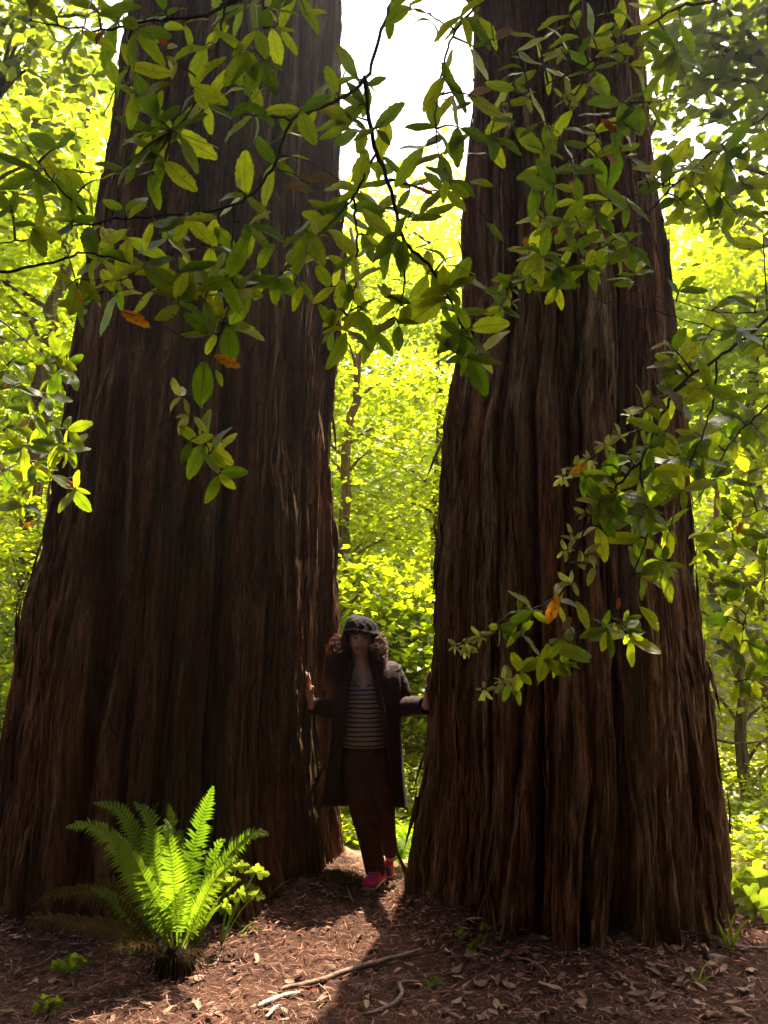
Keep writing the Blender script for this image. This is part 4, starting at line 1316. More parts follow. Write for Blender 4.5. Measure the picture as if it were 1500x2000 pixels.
# 4. centre hanging branch
branch('drooping tanoak branch hanging in the bright gap between the two redwoods',
       [[(712, 150, 2.15), (728, 270, 2.12), (760, 360, 2.1), (785, 460, 2.08), (840, 525, 2.05), (880, 590, 2.03), (910, 650, 2.02), (932, 700, 2.0)],
        [(735, 300, 2.12), (690, 385, 2.1), (640, 440, 2.1), (600, 482, 2.1)],
        [(690, 385, 2.1), (697, 470, 2.08), (692, 560, 2.06), (675, 640, 2.05)],
        [(785, 490, 2.08), (790, 560, 2.06), (770, 620, 2.05)],
        [(760, 350, 2.1), (830, 370, 2.1), (900, 385, 2.12)]],
       [(700, 205, 5, 'g', 95), (725, 170, 5, 'g', 90), (740, 250, 4, 'g', 90), (690, 260, 4), (660, 240, 4), (720, 320, 3), (755, 300, 3), (700, 370, 4), (650, 400, 5), (620, 410, 5, 'g', 95), (595, 450, 4), (640, 450, 4), (735, 420, 4, 'g', 92), (720, 460, 5, 'g', 92), (760, 470, 4), (690, 500, 4), (660, 520, 5, 'g', 80), (640, 560, 4), (690, 560, 5, 'g', 80), (660, 600, 5, 'g', 80), (640, 640, 4, 'g', 80), (675, 650, 5, 'g', 84), (720, 610, 5, 'g', 80), (750, 580, 4, 'g', 78), (730, 650, 4, 'g', 100), (790, 600, 4, 'g', 80), (780, 640, 3, 'g', 80), (820, 430, 2, 'g', 90), (830, 540, 4, 'g', 92), (850, 590, 4, 'g', 95), (800, 500, 3, 'g', 80), (880, 560, 4, 'g', 85), (900, 610, 5, 'g', 95), (925, 640, 5, 'g', 95), (900, 660, 4, 'g', 90), (935, 690, 5, 'g', 85), (915, 700, 4, 'g', 92), (905, 735, 5, 'y', 66), (620, 460, 4, 'y', 66), (890, 500, 3), (870, 370, 4, 'g', 85), (800, 370, 3)],
       [(832, 428, 5, 66, 'g'), (925, 548, 8, 72, 'g'), (832, 373, -10, 40, 'r'), (785, 500, 85, 70, 'g'), (968, 450, 120, 52, 'g'), (755, 480, 50, 78, 'g')], r0=.012)
# 5. spray dark against the sky
branch('small tanoak spray dark against the white sky at the top of the gap',
       [[(1010, -60, 1.9), (950, -5, 1.9), (890, 60, 1.9), (860, 150, 1.9), (850, 240, 1.9), (865, 330, 1.92)],
        [(890, 60, 1.9), (820, 20, 1.9), (760, 30, 1.92)]],
       [(850, 250, 5, 'g', 110), (825, 290, 5, 'g', 100), (870, 300, 5, 'g', 100), (870, 150, 3, 'g', 90), (900, 30, 4, 'g', 95), (880, 360, 4, 'g', 80), (900, 250, 3, 'g', 95), (760, 20, 4, 'g', 80), (940, 40, 4, 'g', 95), (840, 40, 2, 'g', 80), (800, 10, 3, 'g', 80), (930, 190, 3, 'g', 90), (960, 120, 3, 'g', 95)],
       [(985, 62, 50, 62, 't'), (938, 178, 20, 60, 't'), (905, 205, 25, 40, 't')], r0=.008)
# 6. upper right
branch('tanoak branch slanting down from the upper right over the straight redwood',
       [[(1540, -60, 2.5), (1400, 0, 2.45), (1324, 14, 2.4), (1250, 60, 2.38), (1172, 112, 2.35), (1110, 145, 2.32), (1056, 170, 2.3), (980, 200, 2.28)],
        [(1172, 112, 2.35), (1120, 190, 2.33), (1085, 240, 2.32), (1060, 320, 2.3)],
        [(1250, 60, 2.38), (1205, 150, 2.36), (1190, 240, 2.35), (1130, 300, 2.34), (1085, 330, 2.33)]],
       [(1150, 60, 5), (1110, 100, 5), (1200, 90, 5), (1160, 140, 4), (1060, 120, 4), (1010, 100, 4), (1000, 160, 4), (980, 230, 5), (1010, 260, 5, 'g', 80), (950, 300, 4, 'g', 80), (1050, 240, 4, 'g', 95), (1060, 290, 5), (1100, 280, 5), (1130, 230, 5, 'g', 80), (1160, 250, 4), (1080, 340, 5), (1130, 350, 4), (1040, 380, 4, 'g', 80), (1080, 385, 4, 'g', 80), (1180, 330, 4, 'g', 80), (1220, 200, 5), (1240, 130, 5), (1190, 20, 4), (1110, 20, 4), (1270, 60, 5), (1300, 110, 5), (1330, 50, 5), (1290, 20, 5), (1250, 260, 4), (1150, 170, 3), (1040, 60, 3), (1240, 320, 4), (1290, 200, 4), (1340, 150, 4),
        (1095, 190, 4, 'y', 60), (1030, 195, 3, 'y', 60), (1075, 275, 2, 'y', 56), (1110, 185, 2, 'y', 70), (1180, 18, 3, 'y', 60), (1095, 95, 3, 'y', 62)],
       [(1190, 245, -50, 50, 'r'), (1195, 310, -30, 34, 'r'), (940, 355, 150, 55, 'g'), (1115, 360, 80, 26, 'o')], r0=.010, size=84)
# 7. middle right arc
branch('thin arching tanoak branch crossing the straight redwood to its middle',
       [[(1560, 180, 2.55), (1500, 224, 2.5), (1420, 272, 2.45), (1324, 356, 2.4), (1248, 432, 2.36), (1180, 480, 2.34), (1140, 500, 2.33), (1090, 540, 2.32)],
        [(1324, 356, 2.4), (1270, 372, 2.38), (1216, 388, 2.36), (1120, 400, 2.34), (1060, 420, 2.33)],
        [(1130, 405, 2.34), (1075, 470, 2.32), (1030, 520, 2.3), (990, 580, 2.28)],
        [(1530, 660, 2.6), (1440, 652, 2.55), (1330, 622, 2.5), (1250, 600, 2.45), (1160, 585, 2.42), (1095, 560, 2.4)],
        [(1560, 600, 2.6), (1420, 612, 2.55), (1330, 590, 2.5), (1240, 570, 2.45)]],
       [(1060, 500, 6, 'g', 66), (1090, 520, 6, 'g', 62), (1080, 560, 4, 'g', 62), (1040, 545, 4, 'g', 62), (1120, 480, 5, 'g', 70), (1150, 530, 5, 'g', 66), (1050, 450, 4, 'g', 70), (1100, 430, 4, 'g', 70), (1180, 470, 4, 'g', 74), (1210, 500, 5, 'g', 68), (1235, 490, 5, 'g', 66), (1240, 520, 5, 'g', 66), (1225, 410, 3, 'g', 70), (1130, 400, 4, 'g', 75), (1160, 420, 4, 'g', 75), (1190, 390, 4, 'g', 80), (970, 590, 5, 'g', 50), (990, 560, 4, 'g', 50), (975, 610, 4, 'g', 50), (1000, 535, 3, 'g', 60), (1300, 300, 5, 'g', 84), (1360, 330, 6, 'g', 84), (1390, 350, 5, 'g', 80), (1340, 400, 4, 'g', 70), (1420, 300, 5, 'g', 80), (1470, 300, 5, 'g', 80), (1460, 370, 5, 'g', 74), (1440, 420, 5, 'g', 74), (1410, 450, 4, 'g', 70), (1490, 440, 5, 'g', 74), (1290, 350, 4, 'g', 84), (1260, 340, 4, 'y', 60),
        (1065, 430, 4, 'y', 62), (1132, 442, 5, 'y', 60), (1155, 510, 5, 'y', 60), (1012, 488, 3, 'y', 70), (1000, 592, 3, 'y', 40), (1330, 560, 3, 'g', 60), (1400, 600, 4, 'g', 66), (1440, 640, 5, 'g', 66), (1490, 680, 5, 'g', 66), (1370, 680, 3, 'g', 66), (1480, 580, 4, 'g', 66)],
       [(1027, 470, 85, 30, 'o'), (1084, 453, 60, 30, 'r'), (1150, 494, 70, 22, 'r'), (1012, 488, 160, 44, 'y')], r0=.008, size=70)
# 8. big right spray
branch('long tanoak branch drooping from the right edge across the straight redwood',
       [[(1560, 560, 2.6), (1480, 640, 2.55), (1400, 700, 2.5), (1327, 752, 2.45), (1285, 830, 2.42), (1250, 900, 2.4), (1190, 966, 2.38), (1140, 1040, 2.36), (1110, 1105, 2.35), (1093, 1160, 2.33), (1030, 1195, 2.3), (980, 1213, 2.28), (893, 1262, 2.25)],
        [(1285, 830, 2.42), (1220, 850, 2.4), (1160, 890, 2.38), (1100, 930, 2.35)],
        [(1340, 750, 2.45), (1270, 790, 2.43), (1220, 820, 2.42)],
        [(1250, 900, 2.4), (1255, 960, 2.4), (1265, 1040, 2.4), (1230, 1130, 2.38), (1200, 1200, 2.36), (1150, 1232, 2.33), (1045, 1297, 2.28), (924, 1356, 2.24)],
        [(1400, 700, 2.5), (1390, 800, 2.5), (1350, 900, 2.48), (1320, 1000, 2.45), (1290, 1090, 2.42)]],
       [(1300, 690, 6, 'g', 70), (1330, 680, 5, 'g', 70), (1290, 660, 5, 'g', 66), (1340, 730, 5, 'g', 70), (1370, 760, 5, 'g', 75), (1310, 770, 5, 'g', 70), (1260, 800, 6, 'g', 60), (1230, 810, 5, 'y', 56), (1210, 850, 5, 'y', 52), (1180, 870, 6, 'y', 56), (1150, 900, 6, 'y', 54), (1120, 915, 5, 'y', 54), (1100, 935, 5, 'y', 50), (1150, 940, 5, 'g', 66), (1190, 930, 5, 'g', 66), (1220, 890, 5, 'g', 66), (1260, 870, 5, 'g', 70), (1300, 850, 5, 'g', 74), (1350, 850, 5, 'g', 74), (1330, 900, 5, 'g', 76), (1290, 920, 5, 'g', 74), (1250, 940, 5, 'g', 76), (1210, 970, 5, 'g', 70), (1170, 980, 5, 'g', 62), (1140, 1000, 5, 'y', 52), (1110, 1040, 4, 'y', 52), (1100, 1075, 4, 'y', 46), (1230, 1010, 5, 'g', 74), (1270, 990, 5, 'g', 72), (1240, 1050, 4, 'g', 76), (1290, 1030, 4, 'g', 70), (1190, 1050, 3, 'g', 68), (1150, 1090, 5, 'y', 66), (1170, 1110, 3, 'y', 66), (1120, 1140, 5, 'y', 58), (1290, 1100, 4, 'g', 66), (1310, 1140, 4, 'g', 66), (1270, 1130, 3, 'g', 74), (1180, 1000, 4, 'g', 66), (1330, 960, 4, 'g', 70), (1380, 900, 5, 'g', 74),
        (1015, 1190, 4, 'g', 52), (1020, 1240, 3, 'g', 60), (1040, 1200, 3, 'g', 66), (980, 1230, 5, 'g', 46), (940, 1245, 5, 'y', 54), (910, 1265, 6, 'y', 50), (890, 1265, 4, 'y', 44), (925, 1285, 4, 'y', 48), (1090, 1185, 3, 'g', 66), (1065, 1290, 2, 'g', 74), (1110, 1270, 3, 'g', 74), (1100, 1300, 4, 'g', 46), (1020, 1315, 4, 'g', 52), (985, 1330, 5, 'y', 50), (950, 1350, 5, 'y', 44), (1000, 1345, 3, 'g', 50), (1190, 1240, 5, 'g', 60), (1230, 1250, 4, 'g', 72), (1220, 1220, 4, 'g', 58), (1260, 1265, 3, 'g', 50)],
       [(1285, 785, 130, 46, 't'), (1320, 780, 115, 56, 't'), (1108, 1217, 55, 34, 't'), (1140, 1200, 100, 60, 'g'), (1275, 1210, -45, 66, 'g'), (1065, 1295, 70, 76, 'g'), (1120, 1272, -10, 78, 'g'), (1080, 1190, 65, 60, 'o'), (1208, 1178, 85, 22, 'r'), (1130, 915, 30, 40, 'o')], r0=.010, size=70, face=.5)
# 9. right edge
branch('leafy tanoak boughs along the right edge beyond the straight redwood',
       [[(1560, 720, 2.9), (1500, 790, 2.9), (1440, 850, 2.9), (1390, 930, 2.9), (1350, 990, 2.9)],
        [(1560, 960, 2.9), (1480, 1000, 2.9), (1420, 1020, 2.9), (1360, 1050, 2.9)],
        [(1540, 1080, 2.9), (1470, 1170, 2.9), (1450, 1240, 2.9), (1440, 1330, 2.9)],
        [(1540, 900, 3.0), (1500, 1050, 3.0), (1490, 1200, 3.0)]],
       [(1420, 800, 5), (1460, 820, 5), (1480, 760, 5), (1440, 870, 4), (1490, 860, 5), (1400, 930, 3), (1380, 940, 3), (1460, 940, 4), (1480, 980, 5), (1430, 1010, 4), (1400, 1050, 4), (1370, 1040, 3, 'y'), (1440, 1070, 4), (1480, 1090, 5), (1390, 1110, 3), (1440, 1140, 5), (1480, 1160, 5), (1460, 1230, 5), (1430, 1270, 4), (1490, 1260, 5), (1400, 1200, 4), (1440, 1340, 3), (1480, 1330, 4), (1490, 1050, 4), (1410, 1000, 3), (1380, 860, 3), (1420, 1180, 4, 'y'), (1450, 1000, 4, 'y')],
       [(1445, 1030, 70, 26, 'o'), (1435, 1300, 80, 36, 'y')], r0=.008, size=58)
# 10. left edge
branch('thin tanoak twigs with sparse leaves along the left edge beside the broad redwood',
       [[(-40, 600, 2.7), (20, 640, 2.7), (90, 700, 2.7), (125, 720, 2.7)],
        [(-40, 640, 2.6), (50, 760, 2.6), (110, 830, 2.55), (135, 890, 2.5), (150, 950, 2.5)],
        [(-40, 780, 2.8), (20, 860, 2.8), (60, 900, 2.8)],
        [(-40, 860, 2.8), (30, 960, 2.8), (70, 1010, 2.8)]],
       [(30, 700, 3), (120, 690, 4), (140, 720, 2), (100, 745, 4), (135, 840, 4), (140, 880, 5), (110, 870, 4), (145, 960, 4), (60, 810, 4), (30, 830, 4), (80, 840, 3), (50, 870, 4), (20, 920, 4), (70, 940, 4), (40, 990, 3), (100, 770, 4), (20, 760, 3), (60, 660, 3), (85, 910, 4)],
       [(10, 755, 20, 30, 'o'), (45, 825, 60, 30, 'o'), (55, 1025, 20, 26, 'o'), (140, 945, -30, 22, 'r')], r0=.006, size=56)

# ------------------------------------------------------------------ the woman
M['skin'] = simple_mat('skin', (.68, .42, .29), .5, .08, 30, .1, 400, .4)
M['coat'] = simple_mat('dark_coat', (.040, .022, .018), .85, .25, 40, .3, 500, .2)
M['trousers'] = simple_mat('brown_trousers', (.10, .042, .022), .85, .2, 30, .35, 350, .2)
M['shoe'] = simple_mat('magenta_shoe', (.85, .015, .20), .55, .15, 40, .2, 300, .4)
M['sole'] = simple_mat('pale_sole', (.6, .55, .5), .7, .1)
M['blue'] = simple_mat('blue_tongue', (.03, .08, .45), .6, .1)
M['eye'] = simple_mat('eye_white', (.42, .38, .35), .3, .03)
M['iris'] = simple_mat('dark_iris', (.02, .012, .008), .2, .1)
M['lip'] = simple_mat('lips', (.36, .10, .09), .45, .1)
M['teeth'] = simple_mat('teeth', (.75, .72, .66), .3, .03)


def hair_mat():
    m, nt, out = new_mat('curly_hair')
    v = mapped(nt)
    c = ramp(nt, [(.3, (.030, .012, .006)), (.7, (.085, .034, .014))], noise_n(nt, v, 14, 3))
    pb = nd(nt, 'ShaderNodeBsdfPrincipled', i_Roughness=.45); pb.inputs['Specular IOR Level'].default_value = .4
    nt.links.new(c, pb.inputs['Base Color'])
    tb = nd(nt, 'ShaderNodeBsdfTranslucent'); tb.inputs['Color'].default_value = (.55, .21, .07, 1)
    mx = nd(nt, 'ShaderNodeMixShader', i_0=.36)
    nt.links.new(pb.outputs[0], mx.inputs[1]); nt.links.new(tb.outputs[0], mx.inputs[2]); nt.links.new(mx.outputs[0], out.inputs[0])
    return m


def stripe_mat():
    m, nt, out = new_mat('striped_knit')
    v = mapped(nt)
    sp = nd(nt, 'ShaderNodeSeparateXYZ'); nt.links.new(v, sp.inputs[0])
    w = math_n(nt, 'FRACT', math_n(nt, 'ADD', math_n(nt, 'MULTIPLY', sp.outputs[2], 1 / .0275), math_n(nt, 'MULTIPLY', noise_n(nt, v, 7, 3), .8)))
    k = ramp(nt, [(0, (.36, .32, .26)), (.62, (.36, .32, .26)), (.68, (.035, .03, .04)), (.94, (.035, .03, .04)), (1, (.36, .32, .26))], w)
    b = nd(nt, 'ShaderNodeBsdfPrincipled', i_Roughness=.85); b.inputs['Specular IOR Level'].default_value = .15
    nt.links.new(k, b.inputs['Base Color']); nt.links.new(b.outputs[0], out.inputs[0])
    return m


def knit_mat():
    m, nt, out = new_mat('dark_knit')
    v = mapped(nt, (1, 1, 1))
    n = noise_n(nt, v, 120, 3); c = ramp(nt, [(.3, (.014, .011, .012)), (.7, (.045, .036, .036))], n)
    b = nd(nt, 'ShaderNodeBsdfPrincipled', i_Roughness=.95); b.inputs['Specular IOR Level'].default_value = .1
    nt.links.new(c, b.inputs['Base Color'])
    bp = nd(nt, 'ShaderNodeBump', i_Strength=.7, i_Distance=.006); nt.links.new(n, bp.inputs['Height']); nt.links.new(bp.outputs[0], b.inputs['Normal'])
    nt.links.new(b.outputs[0], out.inputs[0])
    return m


M['hair'] = hair_mat(); M['stripe'] = stripe_mat(); M['knit'] = knit_mat()
PY = 5.12
foot = P(742, 1729, PY)
foot.z = gz(foot.x, foot.y)
woman = empty('person', foot, 'smiling curly haired woman in dark knit cap, striped top and long open coat', 'person')


def Q(px, py, dy=0.0): return P(px, py, PY + dy)


hl = hit(BVH_L, 600, 1352) or Q(600, 1352)
hr = hit(BVH_R, 842, 1352) or Q(842, 1352, -.1)
dl = max(-.45, min(.2, hl.y - PY)); dr = max(-.35, min(.25, hr.y - PY))

HC = Q(704, 1250, -.01)                                   # head centre


def headfn(d, p):
    # face looks towards -Y, chin narrow, cranium round
    f = max(0, -d.y)
    if d.z < 0:
        p = Vector((p.x * (1 + .22 * d.z), p.y * (1 + .05 * d.z), p.z))
    def g(x, z, s): return math.exp(-(((p.x - x) / s) ** 2 + ((p.z - z) / s) ** 2)) * (1 if f > .25 else 0)
    p.y -= .024 * math.exp(-((p.x / .011) ** 2 + ((p.z + .022) / .022) ** 2)) * (f > .2)        # nose
    p.y -= .010 * math.exp(-((p.x / .007) ** 2 + ((p.z - .01) / .03) ** 2)) * (f > .2)
    p.y += .011 * (g(-.031, .014, .017) + g(.031, .014, .017))                                   # eye sockets
    p.y -= .006 * (g(-.03, .036, .016) + g(.03, .036, .016))
    p.y -= .008 * (g(-.042, -.022, .022) + g(.042, -.022, .022))                                 # cheeks
    p.y -= .007 * g(0, -.056, .016); p.y -= .010 * g(0, -.092, .018)
    return p


body = MB()
body.ellipsoid(HC, (.073, .094, .112), 40, 30, headfn)
body.ellipsoid(HC + Vector((-.074, .01, .0)), (.012, .022, .032)); body.ellipsoid(HC + Vector((.074, .01, .0)), (.012, .022, .032))
body.limb([HC + Vector((0, .03, -.07)), Q(706, 1300, .02), Q(708, 1325, .02)], [.052, .052, .062], 14)
SHL, SHR = Q(664, 1318, .02), Q(766, 1312, .02)
CH, WA, HP = Q(711, 1362, .02), Q(711, 1420, .02), Q(713, 1478, .02)
body.limb([Q(709, 1325, .02), CH, WA, HP], [.080, .108, .092, .095], 18)
body.limb([SHL, Q(709, 1330, .02), SHR], [.058, .075, .058], 14)
EL, ER = Q(654, 1384, .03), Q(786, 1378, .04)
WL, WR = Q(608, 1379, dl - .015), Q(832, 1378, dr - .0)
body.limb([SHL, EL], [.050, .040]); body.limb([EL, WL], [.040, .027])
body.limb([SHR, ER], [.050, .040]); body.limb([ER, WR], [.040, .027])
body.limb([Q(696, 1480, .02), Q(711, 1590, -.03), Q(735, 1706, -.02)], [.070, .050, .036], 14)
body.limb([Q(732, 1480, .02), Q(750, 1590, .02), Q(763, 1672, .16)], [.070, .046, .036], 14)


def hand(wrist, palm_c, finger_dir, side, out):
    """palm and five fingers laid against the bark; side = direction from little finger to thumb"""
    f = finger_dir.normalized(); s = (side - f * side.dot(f)).normalized(); n = out
    k0 = palm_c + f * .042
    for sx in (-.027, -.009, .009, .027):
        body.limb([wrist.lerp(palm_c, .2) + s * sx * .5, palm_c + s * sx, k0 + s * sx], [.016, .0145, .0125], 10)
    for sx, ln in ((-.031, .056), (-.011, .072), (.010, .078), (.030, .070)):
        a = k0 + s * sx
        d = (f + s * (sx * 7)).normalized()
        b = a + d * ln * .5 - n * .008; c = b + d * ln * .5 + n * .012
        body.limb([a - d * .01, a, b, c], [.0105, .0098, .0092, .0075], 9)
    t0 = palm_c - f * .02 + s * .026
    body.limb([t0 - s * .012, t0 + s * .022 + f * .018, t0 + s * .036 + f * .046], [.0135, .0112, .0088], 9)


camdir = Vector((0, -1, 0))
palmL = Vector((hl.x, hl.y, hl.z)) + Vector((.012, -.018, -.0))
WL2 = palmL + Vector((.018, -.0, -.075))
body.limb([WL, WL2, palmL], [.027, .024, .022], 10)
hand(WL2, palmL, Vector((-.22, .05, 1)), Vector((.5, -.8, .1)), Vector((-.4, .7, 0)))
palmR = Vector((hr.x, hr.y, hr.z)) + Vector((-.014, -.004, -.0)) if hr else Q(834, 1352)
palmR = palmR.lerp(Q(834, 1352, dr), .5)
WR2 = palmR + Vector((-.012, .0, -.075))
body.limb([WR, WR2, palmR], [.027, .024, .022], 10)
hand(WR2, palmR, Vector((.12, .06, 1)), Vector((-.25, -.9, .1)), Vector((.9, .3, 0)))
remeshed(body, 'body', M['skin'], woman, .0045, 3)

# eyes, brows, mouth
for sx in (-1, 1):
    e = HC + Vector((sx * .030, -.079, .012))
    MB().ellipsoid(e, (.0135, .010, .0075), 14, 10).build('eye', M['eye'], woman)
    MB().ellipsoid(e + Vector((0, -.007, 0)), (.0058, .0045, .0062), 10, 8).build('iris', M['iris'], woman)
    MB().tube(crom([HC + Vector((sx * .014, -.093, .031)), HC + Vector((sx * .030, -.091, .037)), HC + Vector((sx * .046, -.078, .029))], 4), [.0025, .003, .003, .003, .003, .003, .0028, .0024, .0015], 6).build('eyebrow', M['hair'], woman)
lip = MB()
mo = HC + Vector((0, 0, -.052))
lip.tube(crom([mo + Vector((-.027, -.078, .006)), mo + Vector((-.012, -.093, .003)), mo + Vector((0, -.096, .002)), mo + Vector((.012, -.093, .003)), mo + Vector((.027, -.078, .006))], 4), .0042, 8)
lip.build('upper_lip', M['lip'], woman)
MB().tube(crom([mo + Vector((-.025, -.078, .002)), mo + Vector((-.012, -.091, -.010)), mo + Vector((0, -.094, -.013)), mo + Vector((.012, -.091, -.010)), mo + Vector((.025, -.078, .002))], 4), .0048, 8).build('lower_lip', M['lip'], woman)
MB().tube(crom([mo + Vector((-.020, -.078, .001)), mo + Vector((0, -.091, -.004)), mo + Vector((.020, -.078, .001))], 5), .0062, 8).build('teeth', M['teeth'], woman)


# striped V-neck top
def ring(c, rx, ry, n=40, fz=None, ph=-math.pi / 2):
    out = []
    for i in range(n):
        a = ph + 2 * math.pi * i / n
        p = c + Vector((math.cos(a) * rx, math.sin(a) * ry, 0))
        if fz: p.z += fz(a - ph)
        out.append(p)
    return out


def vneck(a):
    a = (a + math.pi) % (2 * math.pi) - math.pi
    return -.085 * max(0, 1 - abs(a) / .75)


PXM = PY / FPX * 1.03
rows = []
for py, hw, ry, cx in ((1318, 40, .095, 709), (1330, 50, .105, 710), (1350, 47, .120, 711), (1375, 42, .125, 711), (1405, 39, .118, 711), (1435, 40, .120, 712), (1457, 41, .126, 712)):
    rows.append(ring(Q(cx, py, .02), hw * PXM, ry, 44, vneck if py == 1318 else None))
for j, r in enumerate(rows[1:]):
    for i, p in enumerate(r):
        p += Vector((0, .004 * math.sin(i * 1.7 + j), 0))
# let the V run down through the second row
for i, p in enumerate(rows[1]):
    a = 2 * math.pi * i / 44
    p.z += .8 * vneck(a)
sh = MB().grid(rows, True).build('striped_top', M['stripe'], woman)
sm = sh.modifiers.new('thick', 'SOLIDIFY'); sm.thickness = .004

# trousers
tr = MB()
tr.limb([Q(712, 1452, .02), Q(712, 1475, .02)], [.122, .132], 24)
lf = [(Q(694, 1480, .02), .103), (Q(702, 1530, .0), .098), (Q(711, 1590, -.03), .080), (Q(722, 1640, -.03), .068), (Q(733, 1697, -.02), .064)]
tr.limb([p for p, _ in lf][:-1] + [lf[-1][0]], [r for _, r in lf], 20)
rf = [(Q(733, 1480, .02), .103), (Q(743, 1530, .02), .092), (Q(750, 1590, .02), .068), (Q(756, 1630, .08), .056), (Q(762, 1660, .14), .052)]
tr.limb([p for p, _ in rf], [r for _, r in rf], 20)
for k in range(7):                                         # cloth folds about the knees
    c = Q(706 + 6 * k % 23, 1560 + 14 * k, -.09)
    tr.limb([c + Vector((-.05, .02, .015)), c + Vector((0, -.012, 0)), c + Vector((.05, .02, .01))], [.012, .017, .012], 8)
remeshed(tr, 'trousers', M['trousers'], woman, .008, 5)

# long open coat
CROWS = [(1296, 662, 692, 722, 770), (1312, 648, 687, 726, 778), (1335, 645, 681, 733, 781), (1380, 650, 677, 741, 780), (1430, 652, 675, 748, 779), (1480, 647, 672, 756, 782), (1530, 640, 669, 764, 786), (1560, 635, 665, 769, 789), (1582, 631, 655, 774, 791)]
rows = []
for j, (py, lo, li, ri, ro) in enumerate(CROWS):
    r = []
    cxm = (lo + ro) / 2
    c = Q(cxm, py, .03); hwL = (cxm - lo) * PXM; hwR = (ro - cxm) * PXM
    fd = (.10, .125, .14, .14, .135, .135, .13, .125, .12)[j]
    bd = (.09, .11, .12, .12, .12, .13, .14, .15, .15)[j]
    def fp(px, fold): return None
    pts = []
    xi = (li - cxm) * PXM; xo = -hwL
    for k in range(7):                                     # left front panel, inner edge to the side
        t = k / 6; x = xi + (xo - xi) * math.sin(t * math.pi / 2) ** 1.0
        y = -fd * math.cos(t * math.pi / 2) ** .8 - .012 * math.sin(t * 9 + j * .6)
        pts.append(Vector((x, y, 0)))
    for k in range(1, 16):                                 # round the back
        a = math.pi - math.pi * k / 16
        rx = hwL if math.cos(a) < 0 else hwR
        pts.append(Vector((math.cos(a) * rx, bd * math.sin(a) * (1 + .05 * math.sin(k * 2.2 + j * .3)), 0)))
    xi2 = (ri - cxm) * PXM
    for k in range(7):
        t = 1 - k / 6; x = xi2 + (hwR - xi2) * math.sin(t * math.pi / 2)
        y = -fd * max(0, math.cos(t * math.pi / 2)) ** .8 - .012 * math.sin(t * 9 + j * .5)
        pts.append(Vector((x, y, 0)))
    for k, p in enumerate(pts):
        q = c + p
        if j == 8:                                         # hem dips at the sides, lifts towards the opening
            if k < 7: q.z += .12 * (1 - k / 6)
            if k >= 22: q.z += .10 * ((k - 22) / 6) - .02
        if j == 0: q.z -= .03 * (1 if k < 3 or k > 25 else 0)
        r.append(q)
    rows.append(r)
fine = []
for k in range(len(rows[0])):
    fine.append(crom([r[k] for r in rows], 3))
fine = [[fine[k][j] for k in range(len(fine))] for j in range(len(fine[0]))]
ct = MB().grid(fine, False).build('coat', M['coat'], woman)
sm = ct.modifiers.new('thick', 'SOLIDIFY'); sm.thickness = .008; sm.offset = 0


def sleeve(pts, rads, seed):
    rng = random.Random(seed)
    C = crom(pts, 8); n = len(C)
    R = list(np.interp(np.linspace(0, 1, n), np.linspace(0, 1, len(rads)), rads))
    R = [r * (1 + .05 * math.sin(i * 1.9 + seed) + rng.uniform(-.02, .02)) for i, r in enumerate(R)]
    o = MB().tube(C, R, 18, False).build('sleeve', M['coat'], ct)
    s = o.modifiers.new('thick', 'SOLIDIFY'); s.thickness = .006
    MB().ellipsoid(C[0], (R[0] * .92, R[0] * .9, R[0] * .84), 16, 12).build('shoulder', M['coat'], ct)


sleeve([SHL + Vector((.01, 0, .005)), SHL.lerp(EL, .5) + Vector((-.008, .01, 0)), EL + Vector((-.0, .0, -.0)), EL.lerp(WL, .55), WL + Vector((0, 0, .0))], [.070, .066, .064, .054, .050], 1)
sleeve([SHR + Vector((-.01, 0, .005)), SHR.lerp(ER, .5) + Vector((.012, .01, 0)), ER, ER.lerp(WR, .55), WR], [.070, .066, .064, .056, .051], 2)
for pts, nm in ((((690, 1298, -.07), (684, 1335, -.135), (677, 1380, -.145), (674, 1440, -.14)), 'lapel'), (((723, 1298, -.07), (731, 1335, -.135), (742, 1380, -.145), (752, 1440, -.14)), 'lapel')):
    C = crom([Q(*p) for p in pts], 5); sd = -1 if pts[0][0] < 708 else 1
    MB().grid([[p + Vector((-.006 * sd, -.004, 0)), p + Vector((sd * .022, -.016, .003)), p + Vector((sd * .045 * (1 - .6 * i / len(C)), -.004, .006))] for i, p in enumerate(C)]).build(nm, M['coat'], ct)


